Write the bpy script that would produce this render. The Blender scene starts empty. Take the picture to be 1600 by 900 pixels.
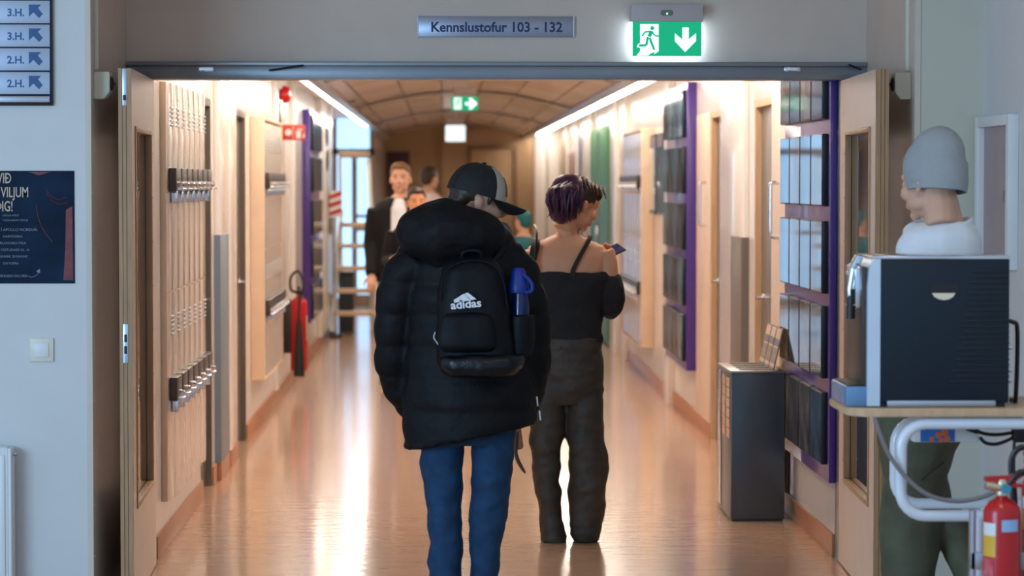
import bpy, bmesh, math, random
import numpy as np
from mathutils import Vector, Matrix, noise
random.seed(7)
S = bpy.context.scene
COL = S.collection
PI = math.pi
# ---------------------------------------------------------------- camera
F_PX = 4200.0
CAM = Vector((0, 0, 1.65))
PITCH = math.atan(165 / F_PX)
YAW = math.atan(110 / F_PX * math.cos(PITCH))
cd = bpy.data.cameras.new('camera'); cam = bpy.data.objects.new('camera', cd); COL.objects.link(cam)
cam.location = CAM; cam.rotation_euler = (PI / 2 - PITCH, 0, -YAW)
cd.sensor_width = 36; cd.lens = 36 * F_PX / 1600; cd.clip_end = 200; cd.clip_start = .1
cd.dof.use_dof = True; cd.dof.focus_distance = 10.6; cd.dof.aperture_fstop = 3.5
S.camera = cam
FWD = Vector((math.sin(YAW) * math.cos(PITCH), math.cos(YAW) * math.cos(PITCH), -math.sin(PITCH)))
RGT = Vector((math.cos(YAW), -math.sin(YAW), 0)); UPV = RGT.cross(FWD)

def W(px, py, Y):
    """point at true depth Y seen at photo position px, py (1600 x 900)"""
    d = FWD + RGT * ((px - 800) / F_PX) - UPV * ((py - 450) / F_PX)
    return CAM + d * (Y / d.y)
# ---------------------------------------------------------------- light
S.view_settings.view_transform = 'Standard'; S.view_settings.look = 'None'
S.view_settings.gamma = 1; S.view_settings.use_curve_mapping = False
S.view_settings.exposure = 0.0
wd = bpy.data.worlds.new('daylight'); S.world = wd; wd.use_nodes = True
wd.node_tree.nodes['Background'].inputs[0].default_value = (.46, .68, 1.0, 1)
wd.node_tree.nodes['Background'].inputs[1].default_value = .95
FILL_PANEL = 17.0        # strength of the added fill panels hidden under the vault
COVE = 26.0          # strength of the corridor's cove tubes

def area(name, loc, rot, sx, sy, power, col):
    l = bpy.data.lights.new(name, 'AREA'); l.shape = 'RECTANGLE'; l.size = sx; l.size_y = sy
    l.energy = power; l.color = col
    o = bpy.data.objects.new(name, l); COL.objects.link(o); o.location = loc; o.rotation_euler = rot
    return o
# daylight from the hall's windows, left behind the photographer
area('window_daylight', (-4.5, 3.5, 2.0), (math.radians(80), 0, math.radians(-35)), 3.0, 2.0, 230, (.42, .70, 1.0))
# hall ceiling luminaire near the right-hand pier
area('hall_luminaire', (1.2, 6.6, 3.02), (0, 0, 0), .3, 1.2, 10, (1, .92, .75))
# ---------------------------------------------------------------- materials
MATS = {}
def srgb(c):
    return tuple(((v / 255) / 12.92 if v <= 10 else (((v / 255) + .055) / 1.055) ** 2.4) for v in c) + (1,)

def mat(name, c, rough=.5, metal=0, var=.06, vs=6, bump=0, bs=60, emit=None, es=0, coat=0, trans=0, stretch=(1, 1, 1), c2=None, alpha=None, spec=None):
    if name in MATS: return MATS[name]
    m = bpy.data.materials.new(name); m.use_nodes = True; MATS[name] = m
    nt = m.node_tree; b = nt.nodes['Principled BSDF']
    base = srgb(c)
    tc = nt.nodes.new('ShaderNodeTexCoord'); mp = nt.nodes.new('ShaderNodeMapping')
    mp.inputs['Scale'].default_value = stretch
    nt.links.new(tc.outputs['Object'], mp.inputs[0])
    n = nt.nodes.new('ShaderNodeTexNoise'); n.inputs['Scale'].default_value = vs; n.inputs['Detail'].default_value = 4
    nt.links.new(mp.outputs[0], n.inputs['Vector'])
    r = nt.nodes.new('ShaderNodeValToRGB')
    lo = tuple(max(0, v * (1 - var)) for v in base[:3]) + (1,); hi = tuple(min(1, v * (1 + var)) for v in base[:3]) + (1,)
    if c2: hi = srgb(c2); lo = base
    r.color_ramp.elements[0].color = lo; r.color_ramp.elements[1].color = hi
    r.color_ramp.elements[0].position = .3; r.color_ramp.elements[1].position = .7
    nt.links.new(n.outputs[0], r.inputs[0]); nt.links.new(r.outputs[0], b.inputs['Base Color'])
    b.inputs['Roughness'].default_value = rough; b.inputs['Metallic'].default_value = metal
    if coat: b.inputs['Coat Weight'].default_value = coat; b.inputs['Coat Roughness'].default_value = .05
    if trans: b.inputs['Transmission Weight'].default_value = trans
    if spec is not None: b.inputs['Specular IOR Level'].default_value = spec
    if name == 'clear_glass': b.inputs['IOR'].default_value = 1.9
    if emit: b.inputs['Emission Color'].default_value = srgb(emit); b.inputs['Emission Strength'].default_value = es
    if bump:
        n2 = nt.nodes.new('ShaderNodeTexNoise'); n2.inputs['Scale'].default_value = bs; n2.inputs['Detail'].default_value = 3
        nt.links.new(mp.outputs[0], n2.inputs['Vector'])
        bp = nt.nodes.new('ShaderNodeBump'); bp.inputs['Strength'].default_value = bump; bp.inputs['Distance'].default_value = .01
        nt.links.new(n2.outputs[0], bp.inputs['Height']); nt.links.new(bp.outputs[0], b.inputs['Normal'])
    return m

M = dict(
    wall=mat('hall_paint', (214, 214, 212), .55, bump=.03, bs=200, var=.02),
    pier=mat('pier_paint', (205, 203, 186), .5, var=.02),
    fascia=mat('fascia_paint', (214, 200, 186), .5, var=.03),
    reveal=mat('reveal_laminate', (206, 190, 176), .42, var=.05, vs=3),
    steel=mat('header_steel', (140, 146, 152), .35, .6, var=.04),
    corr=mat('corridor_paint', (238, 231, 224), .22, var=.02, coat=.3),
    soffit=mat('soffit_paint', (240, 232, 222), .5),
    base=mat('terracotta_base', (178, 124, 90), .3, var=.06),
    endw=mat('end_wall_paint', (190, 160, 124), .5, var=.03),
    dgray=mat('grey_door_laminate', (108, 99, 88), .3, var=.04),
    tan=mat('pale_wood', (206, 170, 132), .4, var=.1, stretch=(6, 6, .6)),
    oak=mat('oak_edge', (176, 138, 100), .4, var=.14, vs=14, stretch=(8, 8, .5)),
    leaf=mat('door_laminate', (222, 200, 180), .38, var=.03),
    guard=mat('grey_corner_guard', (118, 132, 146), .4, var=.03),
    guardb=mat('brown_corner_guard', (110, 101, 90), .4, var=.03),
    lock=mat('locker_lacquer', (222, 206, 192), .1, var=.03, coat=.5),
    lockside=mat('locker_side', (226, 200, 172), .35, var=.05),
    black=mat('black_plastic', (22, 22, 24), .4),
    dbrown=mat('dark_bracket', (66, 56, 50), .35),
    chrome=mat('chrome', (215, 218, 224), .15, 1, var=.02),
    alu=mat('brushed_aluminium', (188, 194, 202), .3, .9, var=.04),
    white=mat('white_plastic', (228, 230, 228), .4, var=.02),
    cream=mat('cream_plastic', (226, 222, 204), .4, var=.02),
    purple=mat('purple_board', (72, 44, 136), .35, var=.05, coat=.25),
    frameb=mat('black_frame', (16, 20, 26), .3),
    glass=mat('clear_glass', (255, 255, 255), .02, trans=1, var=0, spec=.9),
    red=mat('red_enamel', (188, 10, 14), .3, coat=.2, var=.05),
    navy=mat('navy_ink', (34, 50, 100), .5),
)
# ---------------------------------------------------------------- mesh helpers
def wl(o):
    v = Vector((0, 0, 0))
    while o: v += o.location; o = o.parent
    return v

def box(bm, x0, x1, y0, y1, z0, z1, bev=0, seg=2):
    x0, x1 = min(x0, x1), max(x0, x1); y0, y1 = min(y0, y1), max(y0, y1); z0, z1 = min(z0, z1), max(z0, z1)
    vs = [bm.verts.new((x, y, z)) for x in (x0, x1) for y in (y0, y1) for z in (z0, z1)]
    fs = [(0, 1, 3, 2), (4, 6, 7, 5), (0, 4, 5, 1), (2, 3, 7, 6), (0, 2, 6, 4), (1, 5, 7, 3)]
    fc = [bm.faces.new([vs[i] for i in f]) for f in fs]
    if bev:
        es = {e for f in fc for e in f.edges}
        bmesh.ops.bevel(bm, geom=list(es), offset=bev, segments=seg, affect='EDGES', profile=.5)

def tube(bm, pts, rad, seg=12, ell=None, cap=True):
    """tapered tube along pts; rad one value or per point; ell = optional (scale_side, scale_depth)"""
    pts = [Vector(p) for p in pts]; n = len(pts)
    if not hasattr(rad, '__len__'): rad = [rad] * n
    rings = []; up = None
    for i, p in enumerate(pts):
        t = (pts[min(i + 1, n - 1)] - pts[max(i - 1, 0)]).normalized()
        if up is None:
            a = Vector((0, 0, 1)) if abs(t.z) < .9 else Vector((0, 1, 0))
            u = a.cross(t).normalized()
        else: u = (up - t * up.dot(t)).normalized()
        up = u; v = t.cross(u)
        rings.append([bm.verts.new(p + (u * math.cos(2 * PI * k / seg) + v * math.sin(2 * PI * k / seg)) * rad[i]) for k in range(seg)])
    for a, b in zip(rings, rings[1:]):
        for k in range(seg): bm.faces.new((a[k], a[(k + 1) % seg], b[(k + 1) % seg], b[k]))
    if cap: bm.faces.new(rings[0][::-1]); bm.faces.new(rings[-1])

def smooth_path(pts, k=6):
    P = [Vector(p) for p in pts]; out = []
    for i in range(len(P) - 1):
        p0, p1, p2, p3 = P[max(i - 1, 0)], P[i], P[i + 1], P[min(i + 2, len(P) - 1)]
        for j in range(k):
            t = j / k
            out.append(.5 * ((2 * p1) + (p2 - p0) * t + (2 * p0 - 5 * p1 + 4 * p2 - p3) * t * t + (3 * p1 - p0 - 3 * p2 + p3) * t ** 3))
    out.append(P[-1]); return out

def loft(bm, rings, seg=28, cap=True, power=1.0):
    """rings: (cx, cy, z, rx, ry[, tilt])  horizontal super-ellipses"""
    R = []
    for r in rings:
        cx, cy, z, rx, ry = r[:5]; tl = r[5] if len(r) > 5 else 0
        L = []
        for k in range(seg):
            a = 2 * PI * k / seg; c, s = math.cos(a), math.sin(a)
            c = math.copysign(abs(c) ** power, c); s = math.copysign(abs(s) ** power, s)
            L.append(bm.verts.new((cx + rx * c, cy + ry * s, z + tl * c)))
        R.append(L)
    for a, b in zip(R, R[1:]):
        for k in range(seg): bm.faces.new((a[k], a[(k + 1) % seg], b[(k + 1) % seg], b[k]))
    if cap: bm.faces.new(R[0][::-1]); bm.faces.new(R[-1])

def ball(bm, c, rx, ry=None, rz=None, rot=None, u=16, v=10):
    ry = rx if ry is None else ry; rz = rx if rz is None else rz
    m = Matrix.Translation(Vector(c)) @ (rot if rot else Matrix()) @ Matrix.Diagonal((rx, ry, rz, 1))
    bmesh.ops.create_uvsphere(bm, u_segments=u, v_segments=v, radius=1, matrix=m)

def lathe(bm, prof, c, axis='Z', seg=24):
    """prof: (r, h) list along axis from centre c"""
    c = Vector(c); R = []
    for r, h in prof:
        L = []
        for k in range(seg):
            a = 2 * PI * k / seg; p = (math.cos(a) * r, math.sin(a) * r, h)
            if axis == 'X': p = (h, p[0], p[1])
            if axis == 'Y': p = (p[0], h, p[1])
            L.append(bm.verts.new(c + Vector(p)))
        R.append(L)
    for a, b in zip(R, R[1:]):
        for k in range(seg): bm.faces.new((a[k], a[(k + 1) % seg], b[(k + 1) % seg], b[k]))
    bm.faces.new(R[0][::-1]); bm.faces.new(R[-1])

def prism(bm, poly, fn, d):
    """poly 2D list, fn(u,v,w) -> point, extruded w 0..d"""
    a = [bm.verts.new(fn(u, v, 0)) for u, v in poly]; b = [bm.verts.new(fn(u, v, d)) for u, v in poly]
    n = len(poly)
    bm.faces.new(a); bm.faces.new(b[::-1])
    for i in range(n): bm.faces.new((a[i], b[i], b[(i + 1) % n], a[(i + 1) % n]))

def obj(name, bm, m, parent=None, local=False, smooth=40):
    me = bpy.data.meshes.new(name)
    if parent is not None and not local: bmesh.ops.translate(bm, vec=-wl(parent), verts=bm.verts)
    bmesh.ops.recalc_face_normals(bm, faces=bm.faces)
    bm.to_mesh(me); bm.free()
    if smooth:
        for p in me.polygons: p.use_smooth = True
        me.set_sharp_from_angle(angle=math.radians(smooth))
    for mm in (m if isinstance(m, list) else [m]): me.materials.append(M[mm] if isinstance(mm, str) else mm)
    o = bpy.data.objects.new(name, me); COL.objects.link(o)
    if parent is not None: o.parent = parent
    return o

def B(*boxes, bev=0):
    bm = bmesh.new()
    for b in boxes: box(bm, *b[:6], bev=(b[6] if len(b) > 6 else bev))
    return bm

def tag(o, label, cat, group=None):
    o['label'] = label; o['category'] = cat
    if group: o['group'] = group
    return o

def thing(name, label, cat, loc=(0, 0, 0), group=None):
    o = bpy.data.objects.new(name, None); COL.objects.link(o); o.location = loc; o.empty_display_size = .1
    return tag(o, label, cat, group)

def struct(name, bm, m, parent=None, smooth=40):
    o = obj(name, bm, m, parent, smooth=smooth)
    if parent is None: o['kind'] = 'structure'
    return o

def kids(o): return [c for c in COL.objects if c.parent == o]
def dup(root, loc, rotz=0, label=None, group=None):
    def rec(o, p):
        c = o.copy(); COL.objects.link(c)
        if p: c.parent = p
        for k in CH.get(o.name, []): rec(k, c)
        return c
    r = rec(root, None); r.location = loc; r.rotation_euler = (0, 0, rotz)
    if label: r['label'] = label
    if group: r['group'] = group
    return r
CH = {}
def index_children(root):
    for o in kids(root):
        CH.setdefault(root.name, []).append(o); index_children(o)

def bake(bm, voxel, smooth_it=4):
    """union of closed shapes in bm grown into one continuous skin; returns bmesh"""
    bmesh.ops.recalc_face_normals(bm, faces=bm.faces)
    me = bpy.data.meshes.new('tmp'); bm.to_mesh(me); bm.free()
    o = bpy.data.objects.new('tmp', me); COL.objects.link(o)
    r = o.modifiers.new('r', 'REMESH'); r.mode = 'VOXEL'; r.voxel_size = voxel
    if smooth_it:
        s = o.modifiers.new('s', 'SMOOTH'); s.factor = .5; s.iterations = smooth_it
    dg = bpy.context.evaluated_depsgraph_get(); ev = o.evaluated_get(dg)
    out = bmesh.new(); out.from_mesh(ev.to_mesh()); ev.to_mesh_clear()
    bpy.data.objects.remove(o); bpy.data.meshes.remove(me)
    return out

def wrinkle(bm, amp, freq, seed=0, stretch=(1, 1, 1), fn=None):
    bm.normal_update()
    nv = []
    for v in bm.verts:
        p = v.co
        q = Vector((p.x * stretch[0], p.y * stretch[1], p.z * stretch[2])) * freq + Vector((seed * 7.3, seed * 3.1, seed))
        d = amp * (noise.noise(q) + .5 * noise.noise(q * 2.1))
        if fn: d += fn(p)
        nv.append(v.co + v.normal * d)
    for v, c in zip(bm.verts, nv): v.co = c

def text_bm(txt, size, mtx, ext=.0006, bold=0, align='LEFT', sx=1.0):
    cu = bpy.data.curves.new('t', 'FONT'); cu.body = txt; cu.size = size; cu.extrude = ext; cu.offset = bold
    cu.align_x = align; cu.resolution_u = 3
    o = bpy.data.objects.new('t', cu); COL.objects.link(o)
    dg = bpy.context.evaluated_depsgraph_get(); ev = o.evaluated_get(dg)
    bm = bmesh.new(); bm.from_mesh(ev.to_mesh()); ev.to_mesh_clear()
    bpy.data.objects.remove(o); bpy.data.curves.remove(cu)
    bmesh.ops.transform(bm, matrix=mtx @ Matrix.Diagonal((sx, 1, 1, 1)), verts=bm.verts)
    return bm
FRONT = Matrix.Rotation(PI / 2, 4, 'X')       # XY plane -> faces -Y
def at(p, *rots):
    m = Matrix.Translation(Vector(p))
    for r in rots: m = m @ r
    return m
ORD = ['first', 'second', 'third', 'fourth', 'fifth', 'sixth', 'seventh', 'eighth']
# ================================================================ THE SETTING
YF, YB, YE = 10.4, 11.62, 42.0        # front wall plane, door plane, end wall
XL, XR = -1.255, 1.73                 # corridor walls
RL, RR = -1.364, 1.85                 # recess walls
# floor: polished orange linoleum
def floor_mat():
    m = bpy.data.materials.new('polished_linoleum'); m.use_nodes = True; nt = m.node_tree; b = nt.nodes['Principled BSDF']
    tc = nt.nodes.new('ShaderNodeTexCoord')
    n = nt.nodes.new('ShaderNodeTexNoise'); n.inputs['Scale'].default_value = 9; n.inputs['Detail'].default_value = 6
    nt.links.new(tc.outputs['Object'], n.inputs['Vector'])
    r = nt.nodes.new('ShaderNodeValToRGB'); r.color_ramp.elements[0].color = srgb((194, 154, 124)); r.color_ramp.elements[1].color = srgb((206, 166, 136))
    nt.links.new(n.outputs[0], r.inputs[0]); nt.links.new(r.outputs[0], b.inputs['Base Color'])
    b.inputs['Roughness'].default_value = .19; b.inputs['Coat Weight'].default_value = .4; b.inputs['Coat Roughness'].default_value = .08
    mp = nt.nodes.new('ShaderNodeMapping'); mp.inputs['Scale'].default_value = (1.2, 4.5, 1)
    nt.links.new(tc.outputs['Object'], mp.inputs[0])
    n2 = nt.nodes.new('ShaderNodeTexNoise'); n2.inputs['Scale'].default_value = 2.5; n2.inputs['Detail'].default_value = 3
    nt.links.new(mp.outputs[0], n2.inputs['Vector'])
    bp = nt.nodes.new('ShaderNodeBump'); bp.inputs['Strength'].default_value = .07; bp.inputs['Distance'].default_value = .02
    nt.links.new(n2.outputs[0], bp.inputs['Height']); nt.links.new(bp.outputs[0], b.inputs['Normal']); nt.links.new(bp.outputs[0], b.inputs['Coat Normal'])
    return m
M['floor'] = floor_mat()
struct('floor', B((-6, 4, -2, YE + .3, -.1, 0)), 'floor')
struct('wall_front_left', B((-6, RL, YF, 11.9, 0, 3.1)), 'wall')
struct('wall_front_right', B((RR, 2.3, YF, 11.9, 0, 3.1)), 'pier')
struct('wall_right', B((2.1, 2.3, 2.0, YF, 0, 3.1)), 'wall')
struct('ceiling', B((-6, 4, 5.5, YB + .15, 3.1, 3.2)), 'soffit')
struct('wall_above_door', B((RL, RR, YB, YB + .14, 2.165, 3.1)), 'fascia')
struct('trim_1', B((RL, RL + .012, YF + .03, YB, 0, 3.1), ), 'reveal')
struct('trim_2', B((RR - .012, RR, YF + .03, YB, 0, 3.1), ), 'reveal')
bm = B((RL - .006, RL + .016, YF - .004, YF + .035, 0, 3.1))
for k in range(12): lathe(bm, [(.004, 0), (.004, .003), (.001, .004)], (RL + .016, YF + .02, .2 + k * .2), 'X', 8)
struct('trim_3', bm, 'fascia')
bm = B((RR - .016, RR + .006, YF - .004, YF + .035, 0, 3.1))
struct('trim_4', bm, 'fascia')
# steel door frame
fr = struct('door_1', B((RL + .012, RR - .012, YB - .03, YB + .14, 2.093, 2.15), (RL + .012, RR - .012, YB - .045, YB + .1, 2.15, 2.168),
                 (RL + .012, XL, YB, YB + .14, 0, 2.093), (XR, RR - .012, YB, YB + .14, 0, 2.093), bev=.002), 'steel')
bm = bmesh.new()
for px in (321, 1238):
    p = W(px, 108, YB - .03); box(bm, p.x - .035, p.x + .035, YB - .034, YB - .03, p.z - .011, p.z + .011, .002)
    lathe(bm, [(.007, 0), (.007, -.003)], (p.x - .02, YB - .034, p.z), 'Y', 10); box(bm, p.x, p.x + .025, YB - .037, YB - .034, p.z - .005, p.z + .005)
obj('strike_plate', bm, 'chrome', fr)
bm = bmesh.new()
for (a, b_) in (((420, 110), (474, 102)), ((1326, 101), (1346, 109))):
    p, q = W(*a, YB - .05), W(*b_, YB - .05); p.y = q.y = YB - .05; tube(bm, [p, q], .004, 8)
obj('seal_strip', bm, 'black', fr)

# ---- corridor walls (built in runs that leave the doorways open)
DL = [(14.0, 14.64), (16.2, 17.2)]; DR = [(14.0, 14.8), (16.48, 17.2)]
def run(y0, y1, holes, xa, xb, z1, hz=2.1):
    bm = bmesh.new(); y = y0
    for a, b in holes:
        box(bm, xa, xb, y, a, 0, z1); box(bm, xa, xb, a, b, hz, z1); y = b
    box(bm, xa, xb, y, y1, 0, z1); return bm
struct('wall_left', run(YB + .14, 30.0, DL, XL - .2, XL, 2.5), 'corr')
struct('wall_right_corridor', run(YB + .14, YE, DR, XR, XR + .2, 2.5), 'corr')
def base_run(y0, y1, holes, x, s):
    bm = bmesh.new(); y = y0
    for a, b in holes: box(bm, x, x + s * .012, y, a, 0, .1, .002); y = b
    box(bm, x, x + s * .012, y, y1, 0, .1, .002); return bm
struct('baseboard_left', base_run(YB + .14, 30, DL, XL, 1), 'base')
struct('baseboard_right', base_run(YB + .14, YE, DR, XR, -1), 'base')
# doors in the recesses
def side_door(n, x, s, y0, y1, frame_m, leaf_m, d=.03, hinge_near=False):
    # s = +1: wall on the left of the corridor (faces +X)
    o = struct('door_%d' % n, B((x - s * d, x - s * (d + .045), y0 + .04, y1 - .04, .005, 2.06, .003)), leaf_m)
    obj('door_frame', B((x - s * .12, x + s * .004, y0, y0 + .04, 0, 2.1), (x - s * .12, x + s * .004, y1 - .04, y1, 0, 2.1), (x - s * .12, x + s * .004, y0 + .04, y1 - .04, 2.06, 2.1)), frame_m, o)
    bm = bmesh.new(); yh = y1 - .12 if not hinge_near else y0 + .12
    xs = x - s * d
    lathe(bm, [(.025, 0), (.025, s * .006)], (xs, yh, 1.02), 'X', 16)
    tube(bm, [(xs, yh, 1.02), (xs + s * .035, yh, 1.02), (xs + s * .038, yh - .02, 1.02), (xs + s * .038, yh - .11, 1.02)], .008, 8)
    obj('door_handle', bm, 'chrome', o)
    return o
side_door(2, XL, 1, *DL[0], 'dgray', 'dgray'); side_door(3, XL, 1, *DL[1], 'dgray', 'dgray')
side_door(4, XR, -1, *DR[0], 'tan', 'dgray'); side_door(5, XR, -1, *DR[1], 'tan', 'dgray')
# white service leaves with tall pull handles next to the wood-framed doors on the right
for n, (y0, y1, yh) in zip((6, 7), ((13.34, 13.98, 13.66), (17.24, 18.1, 17.42))):
    o = struct('door_%d' % n, B((XR - .012, XR, y0, y1, .1, 2.1, .003)), 'leaf')
    bm = bmesh.new()
    tube(bm, smooth_path([(XR - .012, yh, 1.37), (XR - .05, yh, 1.375), (XR - .055, yh, 1.4), (XR - .055, yh, 1.62), (XR - .05, yh, 1.645), (XR - .012, yh, 1.65)], 3), .011, 10)
    obj('pull_handle', bm, 'chrome', o)
# pilasters and corner guards
bm = B((XL, XL + .03, 14.86, 15.46, .1, 2.5, .004), (XL, XL + .03, 15.56, 16.12, .1, 2.5, .004)); struct('trim_5', bm, 'corr')
struct('trim_6', B((XL, XL + .036, 14.86, 15.46, 0, .1, .003), (XL, XL + .036, 15.56, 16.12, 0, .1, .003)), 'base')
struct('trim_7', B((XL + .03, XL + .036, 14.85, 15.45, .1, 1.36, .002), (XL, XL + .036, 14.852, 14.858, .1, 1.36)), 'guard')
struct('trim_8', B((XR - .03, XR, 15.1, 16.4, .1, 2.5, .004)), 'corr')
struct('trim_9', B((XR - .037, XR - .03, 15.16, 15.72, .0, 1.34, .002), (XR - .037, XR, 15.092, 15.1, 0, 1.34)), 'guardb')
# far pilasters, both sides
bm = bmesh.new()
for (y0, y1, p) in ((20.0, 20.25, .03), (22.3, 22.7, .04), (26.9, 27.3, .06), (27.6, 29.8, .05)): box(bm, XL, XL + p, y0, y1, .1, 2.5, .004)
struct('trim_10', bm, 'corr')
bm = bmesh.new()
for (y0, y1, p) in ((19.9, 20.3, .05), (24.7, 25.3, .05), (25.9, 26.65, .06), (30.35, 31.75, .06), (33.6, 33.8, .05), (36.25, 36.4, .05), (38.8, 39.5, .2), (40.4, 41.2, .33)): box(bm, XR - p, XR, y0, y1, 0, 2.5, .004)
struct('trim_11', bm, 'corr')
M['green'] = mat('green_door_paint', (70, 122, 78), .45, var=.05)
M['mauve'] = mat('mauve_door', (160, 132, 122), .4); M['slate'] = mat('slate_panel', (120, 124, 140), .4)
o = struct('door_8', B((XR - .06, XR, 26.72, 30.2, .02, 2.24, .004), (XR - .07, XR - .06, 26.85, 28.4, .06, 2.18, .003), (XR - .07, XR - .06, 28.5, 30.1, .06, 2.18, .003)), 'green')
obj('pull_handle', B((XR - .1, XR - .07, 28.43, 28.46, .95, 1.2, .004), (XR - .1, XR - .06, 28.43, 28.46, 1.19, 1.21), (XR - .1, XR - .06, 28.43, 28.46, .94, .96)), 'chrome', o)
struct('door_9', B((XR - .03, XR, 31.85, 33.5, .02, 2.3, .004), (XR - .036, XR - .03, 32.0, 33.35, 1.1, 2.2, .002)), 'slate')
struct('door_10', B((XR - .03, XR, 33.9, 36.15, .02, 2.04, .004), (XR - .036, XR - .03, 34.0, 36.0, 1.1, 1.9, .002)), 'mauve')
struct('door_15', B((XR - .03, XR, 36.5, 38.7, .02, 2.25, .004), (XR - .036, XR - .03, 36.7, 38.5, 1.1, 2.1, .002)), mat('olive_panel', (168, 154, 128), .4))
# far end: narrower stretch, alcove with glazed door on the left, end wall
struct('wall_left_far', B((-1.3, -.9, 36.12, YE, 0, 2.5)), 'corr')
struct('wall_end', B((-3.5, 2.0, YE, YE + .2, 0, 3.1)), 'endw')
struct('trim_12', B((.0, 2.0, YE - .12, YE, 0, 2.5)), 'endw')
struct('wall_alcove_left', B((-3.3, -3.1, 29.8, 36.2, 0, 3.1)), 'corr')
struct('wall_alcove_near', B((-3.3, XL - .2, 29.8, 30.0, 0, 3.1)), 'corr')
struct('ceiling_alcove', B((-3.3, XL, 29.8, 36.2, 2.6, 2.7)), 'soffit')
o = struct('door_11', B((-.86, -.5, YE - .03, YE, 0, 2.13, .004), (-.8, -.55, YE - .036, YE - .03, .1, 2.05, .003)), mat('plum_door', (84, 66, 78), .4))
obj('door_handle', B((-.55, -.53, YE - .06, YE - .03, .98, 1.1, .003)), 'chrome', o)
o = struct('door_12', B((.45, 1.12, YE - .15, YE - .12, 0, 2.17, .004)), 'endw')
obj('door_frame', B((.4, .46, YE - .17, YE - .12, 0, 2.22, .003), (1.11, 1.17, YE - .17, YE - .12, 0, 2.22, .003), (.46, 1.11, YE - .17, YE - .12, 2.16, 2.22, .003)), mat('brown_frame', (140, 112, 86), .45), o)
obj('door_handle', B((.5, .6, YE - .2, YE - .15, 1.0, 1.03, .005)), 'chrome', o)
# glazed alcove wall
M['skyglass'] = mat('daylight_glass', (170, 215, 255), .1, emit=(160, 210, 255), es=1.7, var=.1, vs=2)
o = struct('window_1', B((-3.1, -1.42, 36.0, 36.1, 0, .12), (-3.1, -.9, 36.0, 36.1, 2.02, 2.1), (-3.1, -1.42, 36.0, 36.1, .95, 1.0), (-1.48, -1.4, 36.0, 36.1, 0, 2.6), (-1.2, -1.13, 36.0, 36.1, 0, 2.1), (-.96, -.9, 36.0, 36.1, 0, 2.6), (-1.13, -.96, 36.0, 36.1, 1.0, 1.05), (-1.13, -.96, 36.0, 36.1, 1.18, 1.22), (-1.13, -.96, 36.0, 36.1, .0, .15), (-3.1, -.9, 36.0, 36.1, 2.52, 2.6)), mat('brown_mullion', (150, 126, 104), .4))
obj('window_pane', B((-3.1, -.9, 36.04, 36.05, .1, 2.55)), 'skyglass', o)
# vaulted panel ceiling + flat soffits
def vault_mat():
    m = bpy.data.materials.new('vault_panels'); m.use_nodes = True; nt = m.node_tree; b = nt.nodes['Principled BSDF']
    tc = nt.nodes.new('ShaderNodeTexCoord'); mp = nt.nodes.new('ShaderNodeMapping'); mp.inputs['Scale'].default_value = (1.0, 1.0, 1)
    mp.inputs['Rotation'].default_value = (0, 0, PI / 2)
    nt.links.new(tc.outputs['Object'], mp.inputs[0])
    br = nt.nodes.new('ShaderNodeTexBrick'); br.inputs['Scale'].default_value = 1; br.offset = 0
    br.inputs['Color1'].default_value = srgb((236, 222, 212)); br.inputs['Color2'].default_value = srgb((216, 198, 186)); br.inputs['Mortar'].default_value = srgb((150, 130, 118))
    br.inputs['Brick Width'].default_value = 1.2; br.inputs['Row Height'].default_value = .36; br.inputs['Mortar Size'].default_value = .012
    nt.links.new(mp.outputs[0], br.inputs['Vector']); nt.links.new(br.outputs['Color'], b.inputs['Base Color'])
    b.inputs['Roughness'].default_value = .25; b.inputs['Metallic'].default_value = .0
    return m
bm = bmesh.new(); N = 16; VC, VH, VZ, VR = .215, 1.085, 2.36, .18
prof = [(VC + VH * math.cos(PI - PI * 0 - (PI - 2 * 0) * k / N * 1.0), 0) for k in range(N + 1)]
arc = []
for k in range(N + 1):
    u = -1 + 2 * k / N; arc.append((VC + VH * u, VZ + VR * (1 - u * u)))
a = [[bm.verts.new((x, y, z)) for x, z in arc] for y in (YB + .14, YE)]
t = [[bm.verts.new((x, y, z + .06)) for x, z in arc] for y in (YB + .14, YE)]
for k in range(N):
    bm.faces.new((a[0][k], a[0][k + 1], a[1][k + 1], a[1][k])); bm.faces.new((t[0][k], t[1][k], t[1][k + 1], t[0][k + 1]))
struct('ceiling_vault', bm, vault_mat())
bm = bmesh.new()
for y in (19, 26, 33, 39.5):
    aa = [[bm.verts.new((x, y + dy, z - .015)) for x, z in arc] for dy in (0, .5)]
    for k in range(N): bm.faces.new((aa[0][k], aa[0][k + 1], aa[1][k + 1], aa[1][k]))
struct('trim_13', bm, 'alu')
struct('ceiling_cove', B((XL - .2, VC - VH, YB + .14, YE, 2.5, 2.6), (VC + VH, XR + .2, YB + .14, YE, 2.5, 2.6)), 'soffit')
struct('trim_14', B((VC - VH - .03, VC - VH + .04, YB + .14, YE, 2.33, 2.36), (VC + VH - .04, VC + VH + .03, YB + .14, YE, 2.33, 2.36)), 'alu')
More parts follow.
